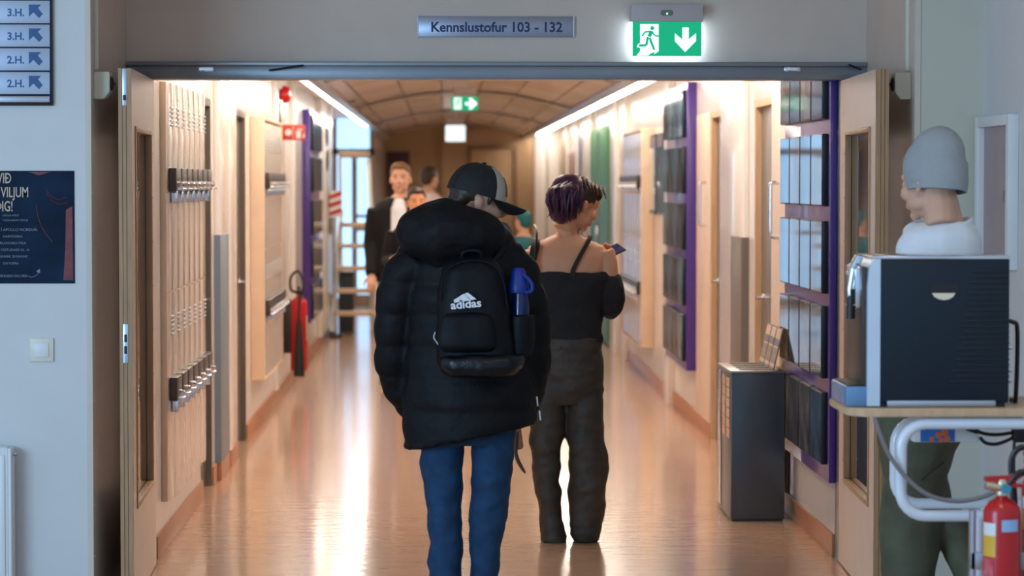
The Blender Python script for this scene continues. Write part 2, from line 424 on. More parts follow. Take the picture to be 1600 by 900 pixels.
# cove tube lights, each a fixture
M['tube'] = mat('lamp_diffuser', (255, 246, 232), .4, emit=(255, 240, 224), es=COVE)
root = thing('tube_light', 'x', 'light', (0, 0, 0))
obj('housing', B((-.05, .05, -.68, .68, -.03, 0, .004)), 'white', root, True)
obj('diffuser', B((-.035, .035, -.66, .66, -.045, -.03, .004)), 'tube', root, True)
obj('hanger', B((-.006, .006, -.5, -.488, 0, .095), (-.006, .006, .488, .5, 0, .095), (-.012, .012, -.52, .52, -.004, .006)), 'white', root, True)
index_children(root)
first = True
for side, x in (('left', -.95), ('right', 1.46)):
    for k in range(20):
        y = 12.6 + k * 1.5
        if side == 'left' and y > 35: continue
        lb = 'white tube light in the %s ceiling cove, about %d metres past the doorway' % (side, round(y - YB))
        if first: o = root; o.location = (x, y, 2.405); o['label'] = lb; first = False
        else: o = dup(root, (x, y, 2.405), 0, lb)
        o['group'] = 'tube lights in the corridor coves'

# fill panels added out of view under the vault's crown to brighten the corridor
M['fill_lit'] = mat('fill_diffuser', (255, 248, 240), .4, emit=(255, 240, 224), es=FILL_PANEL)
root = thing('added_fill_panel', 'x', 'light', (0, 0, 0))
obj('frame', B((-.17, .17, -.62, .62, -.03, .05, .004)), 'white', root, True)
obj('diffuser', B((-.15, .15, -.6, .6, -.034, -.03)), 'fill_lit', root, True)
index_children(root)
for k in range(4):
    lb = '%s added fill panel light from the doorway, unseen under the vault' % ORD[k]; loc = (VC, 13.2 + k * 2.3, 2.5)
    if k == 0: root.location = loc; root['label'] = lb; o = root
    else: o = dup(root, loc, 0, lb)
    o['group'] = 'added fill panel lights under the vault'
# ================================================================ open door leaves
def leaf(n, hinge, free, side):
    """leaf standing open from hinge (x, y) to free edge (x, y) of its corridor-side face; thickness away from the opening"""
    h = Vector((hinge[0], hinge[1], 0)); f = Vector((free[0], free[1], 0)); L = (f - h).length
    u = (f - h).normalized(); v = Vector((-u.y, u.x, 0)) * side          # v = thickness direction (outwards)
    def tr(bm):
        mtx = Matrix(((u.x, v.x, 0, h.x), (u.y, v.y, 0, h.y), (0, 0, 1, 0), (0, 0, 0, 1)))
        bmesh.ops.transform(bm, matrix=mtx, verts=bm.verts); return bm
    T = .05; a0, a1, z0, z1 = .2, L - .16, .37, 1.87
    bm = B((0, a0, .0, T, .008, 2.088), (a1, L - .012, 0, T, .008, 2.088), (a0, a1, 0, T, .008, z0), (a0, a1, 0, T, z1, 2.088))
    o = struct('door_%d' % n, tr(bm), 'leaf')
    obj('edge_lipping', tr(B((L - .012, L, 0, .018, .008, 2.088), (L - .012, L, .021, T - .021 + .004, .008, 2.088), (L - .012, L, T - .014, T, .008, 2.088), (L - .016, L - .004, .0, T, .009, 2.087))), 'oak', o)
    obj('glass_pane', tr(B((a0 + .005, a1 - .005, T / 2 - .003, T / 2 + .003, z0 + .005, z1 - .005))), 'glass', o)
    w = .022
    bd = []
    for y0, y1 in ((-.006, T / 2 - .004), (T / 2 + .004, T + .006)):
        bd += [(a0, a1, y0, y1, z0, z0 + w), (a0, a1, y0, y1, z1 - w, z1), (a0, a0 + w, y0, y1, z0 + w, z1 - w), (a1 - w, a1, y0, y1, z0 + w, z1 - w)]
    gb = obj('glazing_bead', tr(B(*bd, bev=.002)), 'oak', o)
    bm = bmesh.new()
    for k in range(8):
        for a in (a0 + w / 2, a1 - w / 2):
            lathe(bm, [(.004, -.006), (.004, -.0075), (.002, -.008)], (a, 0, z0 + .1 + k * .186), 'Y', 8)
    obj('bead_screw_row', tr(bm), 'chrome', gb)
    bm = bmesh.new()
    for z in (.25, 1.05, 1.85): lathe(bm, [(.009, 0), (.009, .1)], (.0, T + .004, z), 'Z', 10)
    obj('hinge', tr(bm), 'chrome', o)
    return o, tr, L, T
lo, ltr, LL, LT = leaf(13, (-1.232, 11.585), (-1.19, 10.37), -1)
ro, rtr, RL_, RT = leaf(14, (1.723, 11.585), (1.679, 10.37), 1)
# flush bolts and strike on the free edge of the left leaf
M['boltm'] = mat('pale_zinc', (196, 220, 236), .3, .7)
bm = B((LL, LL + .002, .018, .034, 1.945, 2.085, .0008))
o = obj('flush_bolt', ltr(bm), 'boltm', lo)
obj('bolt_lever', ltr(B((LL + .002, LL + .006, .02, .032, 1.965, 1.985, .001))), 'black', o)
bm = B((LL, LL + .002, .017, .036, .955, 1.105, .0008)); o = obj('strike_plate', ltr(bm), 'boltm', lo)
obj('strike_hole', ltr(B((LL + .001, LL + .003, .021, .032, .99, 1.02), (LL + .001, LL + .003, .021, .032, 1.035, 1.065))), 'black', o)
# magnetic door holders with their cable ducts
def holder(side, label):
    s = 1 if side == 'left' else -1; x = RL + .012 if s == 1 else RR - .012; y = 10.55
    o = thing('door_magnet', label, 'door holder', (x, y, 1.98))
    bm = bmesh.new()
    prism(bm, [(0, .0), (0, .105), (.062, .105), (.062, .028), (.04, .0)], lambda u, v, w: Vector((x + s * u, y - .045 + w, 1.975 + v)), .09)
    bmesh.ops.bevel(bm, geom=bm.edges[:], offset=.003, segments=2, affect='EDGES')
    obj('housing', bm, 'cream', o)
    bm = bmesh.new(); lathe(bm, [(.028, 0), (.028, s * .006), (.02, s * .01), (.006, s * .012), (.006, s * .02)], (x + s * .062, y, 2.035), 'X', 18)
    obj('magnet_disc', bm, 'black', o)
    obj('cable_duct', B((x, x + s * .014, y - .012, y + .012, 2.09, 3.1, .002)), 'cream', o)
holder('left', 'cream magnetic door holder with cable duct behind the left open door')
holder('right', 'cream magnetic door holder with cable duct behind the right open door')
# ================================================================ signs
# room number sign over the doorway
a, b_ = W(653, 58, YB), W(896, 26, YB)
o = thing('room_sign', 'grey metal sign reading Kennslustofur 103 - 132 above the doorway', 'sign', ((a.x + b_.x) / 2, YB, a.z))
obj('plate', B((a.x, b_.x, YB - .014, YB, a.z, b_.z, .003)), mat('satin_plate', (158, 164, 180), .32, .55), o)
obj('plate_ends', B((a.x - .003, a.x + .002, YB - .016, YB, a.z - .001, b_.z + .001), (b_.x - .002, b_.x + .003, YB - .016, YB, a.z - .001, b_.z + .001)), 'alu', o)
p = W(776, 49.5, YB - .0145)
obj('lettering', text_bm('Kennslustofur 103 - 132', .0585, at((p.x, YB - .0145, p.z), FRONT), bold=.0015, align='CENTER', sx=.99), 'navy', o)
# directory board, top left
M['dirrow'] = mat('blue_grey_plate', (182, 196, 216), .35, .3); M['dirink'] = mat('blue_ink', (40, 84, 140), .5)
a, b_ = W(-150, 165, YF), W(82, -80, YF)
o = thing('directory_sign', 'dark framed wall directory with pale rows, blue arrows and floor numbers', 'sign', ((a.x + b_.x) / 2, YF, a.z))
obj('frame', B((a.x, b_.x, YF - .02, YF, a.z, b_.z, .003)), mat('dark_frame', (40, 44, 52), .35, .5), o)
for k, (y0, y1, t) in enumerate(((-38, -1, '3.H.'), (1, 36, '3.H.'), (38.5, 73, '3.H.'), (75.5, 110, '2.H.'), (112.5, 147, '2.H.'))):
    p, q = W(-145, y1, YF - .02), W(78, y0, YF - .02)
    r = obj('row_plate', B((p.x, q.x, YF - .026, YF - .019, p.z, q.z, .002)), 'dirrow', o)
    p = W(11, y1 - 11, YF - .026)
    obj('row_text', text_bm(t, .040, at((p.x, YF - .0262, p.z), FRONT), bold=.0011, sx=1.0), 'dirink', r)
    c = W(56, (y0 + y1) / 2 - .5, YF - .026); bm = bmesh.new(); s = .0265
    pl = [(-1, 1), (.45, 1), (.45, .62), (.02, .62), (1, -.45), (.62, -1), (-.55, .12), (-.55, -.5), (-1, -.95)]
    pl = [(-1, 1), (.75, 1), (.3, .5), (1.0, -.35), (.45, -.95), (-.35, -.1), (-1, -.75)]
    prism(bm, pl, lambda u, v, w: Vector((c.x + u * s, YF - .0262 - w, c.z + v * s)), .0012)
    obj('row_arrow', bm, 'dirink', r)
p, q = W(-145, 160, YF - .02), W(78, 150, YF - .02)
obj('end_rail', B((p.x, q.x, YF - .026, YF - .019, p.z, q.z, .003)), 'alu', o)
# poster
def poster_mat():
    m = bpy.data.materials.new('poster_print'); m.use_nodes = True; nt = m.node_tree; b = nt.nodes['Principled BSDF']
    tc = nt.nodes.new('ShaderNodeTexCoord'); n = nt.nodes.new('ShaderNodeTexNoise'); n.inputs['Scale'].default_value = 7; n.inputs['Detail'].default_value = 5
    nt.links.new(tc.outputs['Object'], n.inputs['Vector']); r = nt.nodes.new('ShaderNodeValToRGB')
    r.color_ramp.elements[0].color = srgb((6, 24, 46)); r.color_ramp.elements[0].position = .35
    r.color_ramp.elements[1].color = srgb((16, 42, 70)); r.color_ramp.elements[1].position = .7
    nt.links.new(n.outputs[0], r.inputs[0]); nt.links.new(r.outputs[0], b.inputs['Base Color']); b.inputs['Roughness'].default_value = .6; b.inputs['Specular IOR Level'].default_value = .15; return m
a, b_ = W(-95, 443, YF), W(116, 267, YF)
o = thing('poster', 'dark blue poster with cream headline taped to the left wall', 'poster', ((a.x + b_.x) / 2, YF, a.z))
obj('sheet', B((a.x, b_.x, YF - .004, YF, a.z, b_.z)), poster_mat(), o)
yy = YF - .0042; M['pcream'] = mat('cream_ink', (196, 176, 150), .5); M['pgrey'] = mat('pale_ink', (120, 132, 148), .5); M['pred'] = mat('red_ink', (116, 40, 44), .5, var=.3, vs=30)
bm = bmesh.new()
for t, xr, y, s in (('VIÐ', 18, 286, .056), ('VILJUM', 45, 308, .056), ('ÞIG!', 20.5, 330, .056)):
    p = W(xr, y, yy); t_ = text_bm(t, s, at((p.x, yy, p.z), FRONT), bold=.0006, align='RIGHT', sx=.62)
    me = bpy.data.meshes.new('x'); t_.to_mesh(me); t_.free(); bm.from_mesh(me); bpy.data.meshes.remove(me)
obj('headline', bm, 'pcream', o)
bm = bmesh.new()
for t, xr, y, s in (('Í APOLLO NORÐUR:', 59, 361, .0155), ('HARMONIKA', 35, 371, .0125), ('BLANDAÐA FÓLK', 41, 381.5, .0125), ('FÓSTUDAGA KL. 16', 46, 392, .0125), ('HÁMARK 20 MANNS', 43, 402.5, .0125), ('OG FLEIRA', 29, 413, .0125), ('SKRÁÐU ÞIG HÉR', 42, 433, .0135), ('OKKAR HEFST', 30, 338, .010), ('Í SKÓLANUM Í VETUR', 44, 345.5, .010)):
    p = W(xr, y, yy); t_ = text_bm(t, s, at((p.x, yy, p.z), FRONT), align='RIGHT')
    me = bpy.data.meshes.new('x'); t_.to_mesh(me); t_.free(); bm.from_mesh(me); bpy.data.meshes.remove(me)
obj('small_print', bm, 'pgrey', o)
bm = bmesh.new()
tube(bm, smooth_path([W(42, 430, yy), W(49, 433, yy), W(57, 430, yy), W(61, 423, yy)], 4), .0012, 6)
prism(bm, [(56.5, 424), (62.5, 420), (62.5, 427)], lambda u, v, w: W(u, v, yy - w), .0012)
obj('curved_arrow', bm, 'pgrey', o)
bm = bmesh.new()
prism(bm, [(103, 328), (113, 322), (114.5, 438), (99, 438), (102, 390)], lambda u, v, w: W(u, v, yy - w), .0006)
obj('red_curtain_print', bm, 'pred', o)
bm = bmesh.new()
for q in ([(73, 302), (82, 314), (95, 319), (106, 316)], [(72, 296), (80, 306), (92, 312), (104, 308)], [(56, 318), (60, 340), (68, 360), (82, 378)]):
    tube(bm, smooth_path([W(x, y, yy) for x, y in q], 5), [.0012] * 16 if len(q) == 4 else .001, 6)
obj('line_drawing', bm, 'pred', o)
bm = bmesh.new(); prism(bm, [(44, 268.5), (80, 268.5), (60, 274)], lambda u, v, w: W(u, v, yy - w), .0006); obj('border_print', bm, 'pred', o)
# light switch
a, b_ = W(47, 565, YF), W(84, 528, YF)
o = thing('light_switch', 'square cream rocker light switch on the left wall', 'switch', ((a.x + b_.x) / 2, YF, a.z))
obj('surround', B((a.x, b_.x, YF - .01, YF, a.z, b_.z, .003)), 'cream', o)
obj('rocker', B((a.x + .018, b_.x - .018, YF - .014, YF - .008, a.z + .018, b_.z - .018, .002)), 'white', o)
# radiator
a, b_ = W(-300, 985, YF), W(25, 694, YF)
o = thing('radiator', 'white panel radiator low on the left wall', 'radiator', ((a.x + b_.x) / 2, YF, a.z))
bm = B((a.x, b_.x - .012, YF - .11, YF - .03, a.z, b_.z, .012))
for k in range(10):
    x = b_.x - .03 - k * .06; box(bm, x - .02, x + .005, YF - .118, YF - .105, a.z + .04, b_.z - .03, .006)
obj('panel', bm, 'white', o)
obj('side_cover', B((b_.x - .014, b_.x, YF - .115, YF - .025, a.z + .005, b_.z - .004, .006)), 'white', o)
bm = bmesh.new(); lathe(bm, [(.008, 0), (.008, .014), (.005, .018)], (b_.x, YF - .07, b_.z - .03), 'X', 10); obj('vent_plug', bm, 'alu', o)
bm = bmesh.new()
for z in (b_.z - .1, a.z + .08): box(bm, b_.x - .3, b_.x - .27, YF - .035, YF, z - .02, z + .02)
obj('wall_bracket', bm, 'alu', o)
bm = bmesh.new(); lathe(bm, [(.012, 0), (.012, .03), (.009, .03), (.009, .065)], (b_.x, YF - .07, a.z + .05), 'X', 12)
tube(bm, [(b_.x + .06, YF - .07, a.z + .05), (b_.x + .06, YF - .07, 0)], .008, 8); obj('valve', bm, 'alu', o)
# emergency exit sign over the door, lit
def exit_man(bm, fn, s, d):
    """running figure (white door with green man handled by caller); fn(u,v,w)"""
    def limb(pts, w):
        for (u0, v0), (u1, v1) in zip(pts, pts[1:]):
            du, dv = u1 - u0, v1 - v0; l = math.hypot(du, dv); nu, nv = -dv / l * w, du / l * w
            prism(bm, [(u0 + nu, v0 + nv), (u1 + nu, v1 + nv), (u1 - nu, v1 - nv), (u0 - nu, v0 - nv)], fn, d)
    limb([(487, 425), (525, 345)], 26); limb([(470, 430), (448, 548), (345, 550)], 17); limb([(495, 440), (555, 600)], 17)
    limb([(548, 598), (572, 612)], 10)
    limb([(530, 352), (430, 358), (388, 418)], 11); limb([(530, 358), (572, 412), (625, 418)], 11)
    prism(bm, [(533 + 29 * math.cos(t * PI / 8), 305 + 29 * math.sin(t * PI / 8)) for t in range(16)], fn, d)
M['exgreen'] = mat('lit_green', (0, 150, 104), .4, emit=(0, 176, 122), es=.75, var=.02)
M['exwhite'] = mat('lit_white', (240, 250, 250), .4, emit=(225, 248, 255), es=1.1, var=.01)
M['exedge'] = mat('lit_edge', (220, 240, 255), .4, emit=(205, 232, 255), es=6, var=.01)
p0, p1 = W(988, 88, YB - .06), W(1096, 34, YB - .06)
o = thing('exit_sign', 'lit green emergency exit sign with white arrow pointing down, above the doorway', 'exit sign', ((p0.x + p1.x) / 2, YB, p0.z))
h0, h1 = W(986, 34, YB - .06), W(1098, 7, YB - .06)
obj('housing', B((h0.x, h1.x, YB - .085, YB, h0.z, h1.z, .004)), mat('exit_housing', (196, 188, 188), .4), o)
c = W(1042, 20, YB - .085); bm = bmesh.new()
prism(bm, [(c.x + (.018 if abs(t - 6) > 0 else .018) * (1 if math.cos(t * PI / 8) > 0 else -1) * .8 + .013 * math.cos(t * PI / 8), c.z + .013 * math.sin(t * PI / 8)) for t in range(16)], lambda u, v, w: Vector((u, YB - .085 - w, v)), .002)
q = obj('sensor_window', bm, mat('sensor_grey', (120, 124, 122), .3), o)
bm = bmesh.new(); ball(bm, (c.x + .001, YB - .087, c.z - .004), .004, .002, .004); obj('status_lamp', bm, mat('green_led', (190, 255, 200), .3, emit=(150, 255, 170), es=2), q)
obj('light_guide', B((p0.x, p1.x, YB - .052, YB - .034, p0.z, p1.z)), 'exedge', o)
fa = obj('sign_face', B((p0.x, p1.x, YB - .062, YB - .053, p0.z, p1.z)), 'exgreen', o)
yf = YB - .0622
bm = bmesh.new()   # photo crop coordinates (9 px per photo px, origin 960,10)
fn = lambda u, v, w: W(960 + u / 9, 10 + v / 9, yf - w)
prism(bm, [(362, 250), (622, 250), (622, 630), (560, 690), (528, 690), (560, 650), (622, 630), (520, 655), (490, 690), (312, 690), (362, 632)][:3] + [(535, 690), (312, 690), (362, 632), (362, 578), (315, 574), (330, 530), (362, 520)], fn, .0008)
obj('door_pictogram', bm, 'exwhite', fa)
bm = bmesh.new(); fn2 = lambda u, v, w: W(960 + u / 9, 10 + v / 9, yf - .0009 - w); exit_man(bm, fn2, 1, .0008)
prism(bm, [(470, 692), (520, 655), (575, 640), (545, 692)], fn2, .0004)
obj('running_man_pictogram', bm, 'exgreen', fa)
bm = bmesh.new(); prism(bm, [(955, 296), (1045, 296), (1045, 465), (1148, 378), (1148, 486), (995, 642), (850, 488), (850, 378), (955, 465)], fn, .0008)
obj('down_arrow', bm, 'exwhite', fa)
# hanging exit sign down the corridor
def hanging(px0, px1, y0, y1, yt, Y, green, label):
    a, b_ = W(px0, y1, Y), W(px1, y0, Y); t = W(px0, yt, Y)
    o = thing('hanging_exit_sign', label, 'exit sign', ((a.x + b_.x) / 2, Y, a.z))
    obj('housing', B((a.x + .02, b_.x - .02, Y - .03, Y + .03, b_.z, b_.z + .09, .006)), mat('exit_housing', 0), o)
    obj('suspension', B(((a.x + b_.x) / 2 - .01, (a.x + b_.x) / 2 + .01, Y - .01, Y + .01, b_.z + .09, 2.53)), 'alu', o)
    f = obj('sign_face', B((a.x, b_.x, Y - .012, Y + .012, a.z, b_.z, .003)), 'exgreen' if green else 'exwhite', o)
    if green:
        w, h = b_.x - a.x, b_.z - a.z
        obj('door_pictogram', B((a.x + w * .1, a.x + w * .38, Y - .0135, Y - .012, a.z + h * .1, b_.z - h * .08)), 'exwhite', f)
        bm = bmesh.new(); k = w * .28 / 260; fn = lambda u, v, ww: Vector((a.x + w * .1 + (u - 362) * k, Y - .0137 - ww, b_.z - h * .08 - (v - 250) * k * .9)); exit_man(bm, fn, 1, .001)
        obj('running_man_pictogram', bm, 'exgreen', f)
        bm = bmesh.new(); prism(bm, [(.52, .62), (.72, .62), (.64, .9), (.76, .9), (.98, .5), (.76, .1), (.64, .1), (.72, .38), (.52, .38)], lambda u, v, ww: Vector((a.x + u * w, Y - .012 - ww, a.z + v * h)), .0015)
        obj('right_arrow', bm, 'exwhite', f)
hanging(705, 747, 151, 173, 125, 24, True, 'hanging green exit sign with right arrow under the corridor vault')
hanging(696, 727, 196, 221, 185, 33, False, 'blank white lit sign hanging below the vault beyond the green one')
# ================================================================ lockers
def make_locker(z0, z1):
    w, d = .27, .04; r = thing('locker', 'x', 'locker')
    obj('body', B((0, d - .012, -w / 2, w / 2, z0, z1, .002)), 'lockside', r, True)
    zm = (z0 + z1) / 2
    for za, zb in ((z0, zm), (zm, z1)):
        bm = bmesh.new(); n = 8       # slightly bowed pressed-steel door
        fr = [(d - .012 + .012 * (1 - abs(2 * k / n - 1) ** 2.5), -w / 2 + .004 + (w - .008) * k / n) for k in range(n + 1)]
        R = [[bm.verts.new((x, y, z)) for x, y in fr] for z in (za + .004, zb - .004)]
        Rb = [[bm.verts.new((d - .013, y, z)) for x, y in fr] for z in (za + .004, zb - .004)]
        for k in range(n):
            bm.faces.new((R[0][k], R[0][k + 1], R[1][k + 1], R[1][k]))
            bm.faces.new((R[0][k], Rb[0][k], Rb[0][k + 1], R[0][k + 1])); bm.faces.new((R[1][k], R[1][k + 1], Rb[1][k + 1], Rb[1][k]))
        do = obj('door', bm, 'lock', r, True, smooth=30)
        bm = bmesh.new()
        for j in range(5): box(bm, d - .002, d + .004, -.06, .06, zb - .11 - j * .02, zb - .118 - j * .02, .002)
        obj('vent_slots', bm, 'alu', do, True)
        zl = (za + zb) / 2 + .01
        lk = obj('lock_bracket', B((d - .004, d + .03, -w / 2 + .03, w / 2 - .02, zl - .03, zl + .075, .004)), 'dbrown', do, True)
        bm = bmesh.new(); lathe(bm, [(.014, 0), (.014, .022), (.01, .026)], (d + .028, .0, zl), 'X', 16)
        tube(bm, [(d + .02, -.05, zl - .02), (d + .052, -.05, zl - .02), (d + .055, .06, zl - .02), (d + .02, .06, zl - .02)], .0055, 8)
        box(bm, d, d + .03, -.06, -.03, zl - .085, zl - .02, .004)
        obj('chrome_handle', bm, 'chrome', lk, True)
    index_children(r); return r
def locker_row(proto, x, s, y0, n, where, group, flip=False):
    for k in range(n):
        y = y0 + (k + .5) * .274
        lb = '%s beige locker from the near end, %s' % (ORD[k], where)
        if k == 0: o = proto; o.location = (x, y, 0); o.rotation_euler = (0, 0, 0 if s == 1 else PI); o['label'] = lb; o['group'] = group
        else: dup(proto, (x, y, 0), 0 if s == 1 else PI, lb, group)
def surround(x, s, y0, y1, z0, z1, d, label):
    o = thing('locker_surround', label, 'cabinet', (x, y0, z0))
    obj('near_panel', B((x, x + s * d, y0 - .02, y0, z0 - .01, z1 + .02, .002)), 'lockside', o)
    obj('far_panel', B((x, x + s * d, y1, y1 + .02, z0 - .01, z1 + .02, .002)), 'lockside', o)
    obj('top_panel', B((x, x + s * d, y0, y1, z1, z1 + .02, .002)), 'lockside', o)
    obj('bottom_panel', B((x, x + s * d, y0, y1, z0 - .01, z0, .002)), 'lockside', o)
    obj('back_panel', B((x, x + s * max(d - .042, .005), y0, y1, z0, z1)), 'lockside', o)
pa = make_locker(.22, 2.1); locker_row(pa, XL, 1, 12.03, 7, 'just inside the left door', 'lockers just inside the left door')
obj_ = surround
pb = make_locker(.37, 2.05); locker_row(pb, XL + .054, 1, 17.72, 7, 'farther down the left wall', 'lockers farther down the left wall')
surround(XL + .002, 1, 17.7, 19.66, .36, 2.06, .092, 'pale wood surround of the farther locker row on the left wall')
pc = make_locker(.32, 2.06); locker_row(pc, XR - .068, -1, 21.92, 8, 'on the right wall', 'lockers on the right wall')
surround(XR - .002, -1, 21.9, 24.13, .31, 2.07, .105, 'pale wood surround of the locker row on the right wall')
# ================================================================ purple boards with framed pictures
PICS = []
for k, (c, c2) in enumerate((((30, 34, 40), (96, 92, 88)), ((52, 44, 40), (140, 120, 100)), ((24, 36, 50), (84, 110, 130)), ((38, 38, 40), (120, 116, 112)))):
    PICS.append(mat('photo_print_%d' % k, c, .05, c2=c2, vs=5 + k, spec=.45))
M['frameteal'] = mat('dark_teal_frame', (14, 30, 40), .3)
BLUE_REFLECTIONS = [mat('blue_reflection_print_%d' % k, c, .06, c2=c2, vs=6 + k, spec=.3) for k, (c, c2) in enumerate((((24, 60, 96), (110, 160, 190)), ((30, 44, 60), (90, 130, 160)), ((40, 84, 120), (140, 180, 200)), ((26, 32, 40), (96, 120, 140))))]  # picture colours tinted blue to carry the alcove window's reflected daylight
def make_frame(k, w=.33, h=.318, d=.026, pics=None):
    r = thing('picture_frame', 'x', 'picture')
    obj('frame', B((0, d, -w / 2, w / 2, -h / 2, h / 2, .002)), 'frameteal', r, True)
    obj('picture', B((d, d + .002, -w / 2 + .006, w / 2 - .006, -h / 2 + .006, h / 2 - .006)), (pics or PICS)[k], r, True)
    index_children(r); return r
def board(x, s, y0, n, pitch, z0, z1, thick, rows, which, far, pics=None):
    y1 = y0 + n * pitch + .06
    x += s * .002
    o = thing('display_board', 'glossy purple display board of framed pictures, %s' % which, 'display board', (x, (y0 + y1) / 2, z0))
    obj('panel', B((x, x + s * thick, y0, y1, z0, z1, .003)), 'purple', o)
    protos = {}
    for ri, z in enumerate(rows):
        for c in range(n):
            y = y0 + .05 + (c + .5) * pitch; k = (c + ri * 3 + ri // 2) % 4
            lb = 'framed picture on the %s, %s row down, %s from near end' % (far, ORD[ri], ORD[c])
            loc = (x + s * thick, y, z); rot = 0 if s == 1 else PI
            g = 'framed pictures on the %s' % far
            if k not in protos:
                f = make_frame(k, pitch - .03, (rows[0] - rows[1]) - .066, pics=pics); f.location = loc; f.rotation_euler = (0, 0, rot); f['label'] = lb; f['group'] = g; protos[k] = f
            else: dup(protos[k], loc, rot, lb, g)
R5 = [2.09, 1.705, 1.32, .945, .565]
board(XR, -1, 11.72, 4, .372, .33, 2.32, .03, R5, 'nearest on the right wall', 'nearest purple board')
board(XR, -1, 18.2, 4, .4, .37, 2.33, .065, [2.12, 1.735, 1.35, .97, .59], 'middle of the right wall', 'middle right purple board', BLUE_REFLECTIONS)
board(XL, 1, 24.3, 4, .45, .38, 2.31, .07, [2.1, 1.72, 1.33, .95, .57], 'far along the left wall', 'far left purple board', BLUE_REFLECTIONS)
# blue posters in dark frames between the lockers and the middle board
M['bluepic'] = mat('blue_print', (40, 130, 190), .08, c2=(150, 205, 230), vs=6, coat=.6)
for k, (y0, y1) in enumerate(((20.35, 20.95), (21.05, 21.7))):
    o = thing('blue_poster', ('nearer' if k == 0 else 'farther') + ' of two blue framed posters beside the right-hand lockers', 'poster', (XR, (y0 + y1) / 2, 1.42), 'blue posters by the right lockers')
    obj('frame', B((XR - .05, XR, y0, y1, 1.4, 2.03, .003)), 'frameb', o)
    obj('print', B((XR - .053, XR - .05, y0 + .03, y1 - .03, 1.43, 1.92)), 'bluepic', o)
    obj('title_strip', B((XR - .053, XR - .05, y0 + .03, y1 - .03, 1.92, 2.01)), mat('brown_print', (110, 88, 70), .3), o)
# ================================================================ small things on the corridor's left wall
o = thing('fire_bell', 'round red fire alarm bell high on the left corridor wall', 'alarm', (XL, 20.9, 2.3))
bm = bmesh.new(); lathe(bm, [(.07, .025), (.07, .05), (.055, .08), (.02, .09)], (XL, 20.9, 2.33), 'X', 20); obj('gong', bm, 'red', o)
bm = bmesh.new(); lathe(bm, [(.045, 0), (.045, .03)], (XL, 20.9, 2.33), 'X', 16); obj('base', bm, 'red', o)
obj('cable_duct', B((XL, XL + .012, 20.89, 20.91, 2.1, 2.27)), 'dbrown', o)
a, b_ = W(440, 219, 21.1), W(477, 195, 21.1)
o = thing('fire_sign', 'red projecting fire equipment sign with white pictograms on the left wall', 'sign', (XL, 21.1, a.z))
obj('panel', B((XL, b_.x, 21.09, 21.11, a.z, b_.z, .002)), mat('sign_red', (200, 60, 40), .4), o)
bm = bmesh.new(); w = b_.x - XL; z = a.z
h = b_.z - a.z; zc = z + h * .5; xm = XL + w * .5
box(bm, xm - .002, xm + .002, 21.087, 21.09, z + .012, b_.z - .012)                       # divider
xr = XL + w * .72; box(bm, xr - .018, xr + .018, 21.087, 21.09, z + .015, zc + .012, .002); box(bm, xr - .006, xr + .03, 21.087, 21.09, zc + .018, zc + .028)
prism(bm, [(xr + .03, z + .02), (xr + .05, z + .02), (xr + .046, z + .06), (xr + .04, z + .045)], lambda u, v, w_: Vector((u, 21.09 - w_, v)), .003)
xl_ = XL + w * .3; prism(bm, [(xl_ + .026 * math.cos(t * PI / 8), zc + .026 * math.sin(t * PI / 8)) for t in range(16)], lambda u, v, w_: Vector((u, 21.09 - w_, v)), .003)
obj('pictogram', bm, 'white', o)
def extinguisher(root_loc, r, h, label, horn, m='red'):
    x, y, z = root_loc; o = thing('fire_extinguisher', label, 'fire extinguisher', root_loc)
    bm = bmesh.new(); lathe(bm, [(r * .92, 0), (r, .012), (r, h - r * .75), (r * .93, h - r * .45), (r * .72, h - r * .18), (r * .4, h), (r * .26, h + .01), (r * .26, h + .03)], (x, y, z), 'Z', 32)
    obj('cylinder', bm, m, o)
    return o
# CO2-style extinguisher hanging on the left wall
ex = extinguisher((-1.13, 21.3, .16), .068, .58, 'red extinguisher with black horn and hose loop hanging on the left corridor wall', True)
bm = bmesh.new(); lathe(bm, [(.045, 0), (.04, .12), (.022, .42), (.014, .46)], (-1.125, 21.2, .12), 'Z', 18); obj('discharge_horn', bm, 'black', ex)
bm = bmesh.new(); tube(bm, smooth_path([(-1.125, 21.2, .56), (-1.12, 21.22, .72), (-1.09, 21.24, .84), (-1.13, 21.25, .95), (-1.19, 21.26, .9), (-1.19, 21.28, .8), (-1.14, 21.3, .78)], 5), .011, 8); obj('hose', bm, 'black', ex)
obj('valve_handle', B((-1.15, -1.11, 21.24, 21.36, .77, .8, .004), (-1.145, -1.115, 21.22, 21.38, .82, .83, .003), (-1.14, -1.12, 21.29, 21.33, .79, .83, .003)), 'black', ex)
obj('wall_bracket', B((XL, -1.19, 21.27, 21.33, .3, .7, .004), (XL, -1.14, 21.28, 21.32, .7, .72)), 'black', ex)
obj('label_sticker', B((-1.07, -1.064, 21.24, 21.33, .4, .6, .002)), 'cream', ex)
# downlight cylinders under the vault's edges
for k, (px, lab) in enumerate(((547, 'left'), (921, 'right'))):
    Y = 24.2; p = W(px, 160, Y)
    o = thing('downlight', 'tan cylindrical ceiling spotlight with black mouth at the %s edge of the vault' % lab, 'spotlight', (p.x, Y, p.z), 'cylindrical ceiling spotlights')
    bm = bmesh.new(); lathe(bm, [(.05, .03), (.052, .035), (.052, .25)], (p.x, Y, p.z), 'Z', 20); obj('shade', bm, mat('tan_enamel', (184, 142, 110), .4), o)
    bm = bmesh.new(); lathe(bm, [(.045, 0), (.05, .01), (.05, .032)], (p.x, Y, p.z), 'Z', 20); obj('baffle', bm, 'black', o)
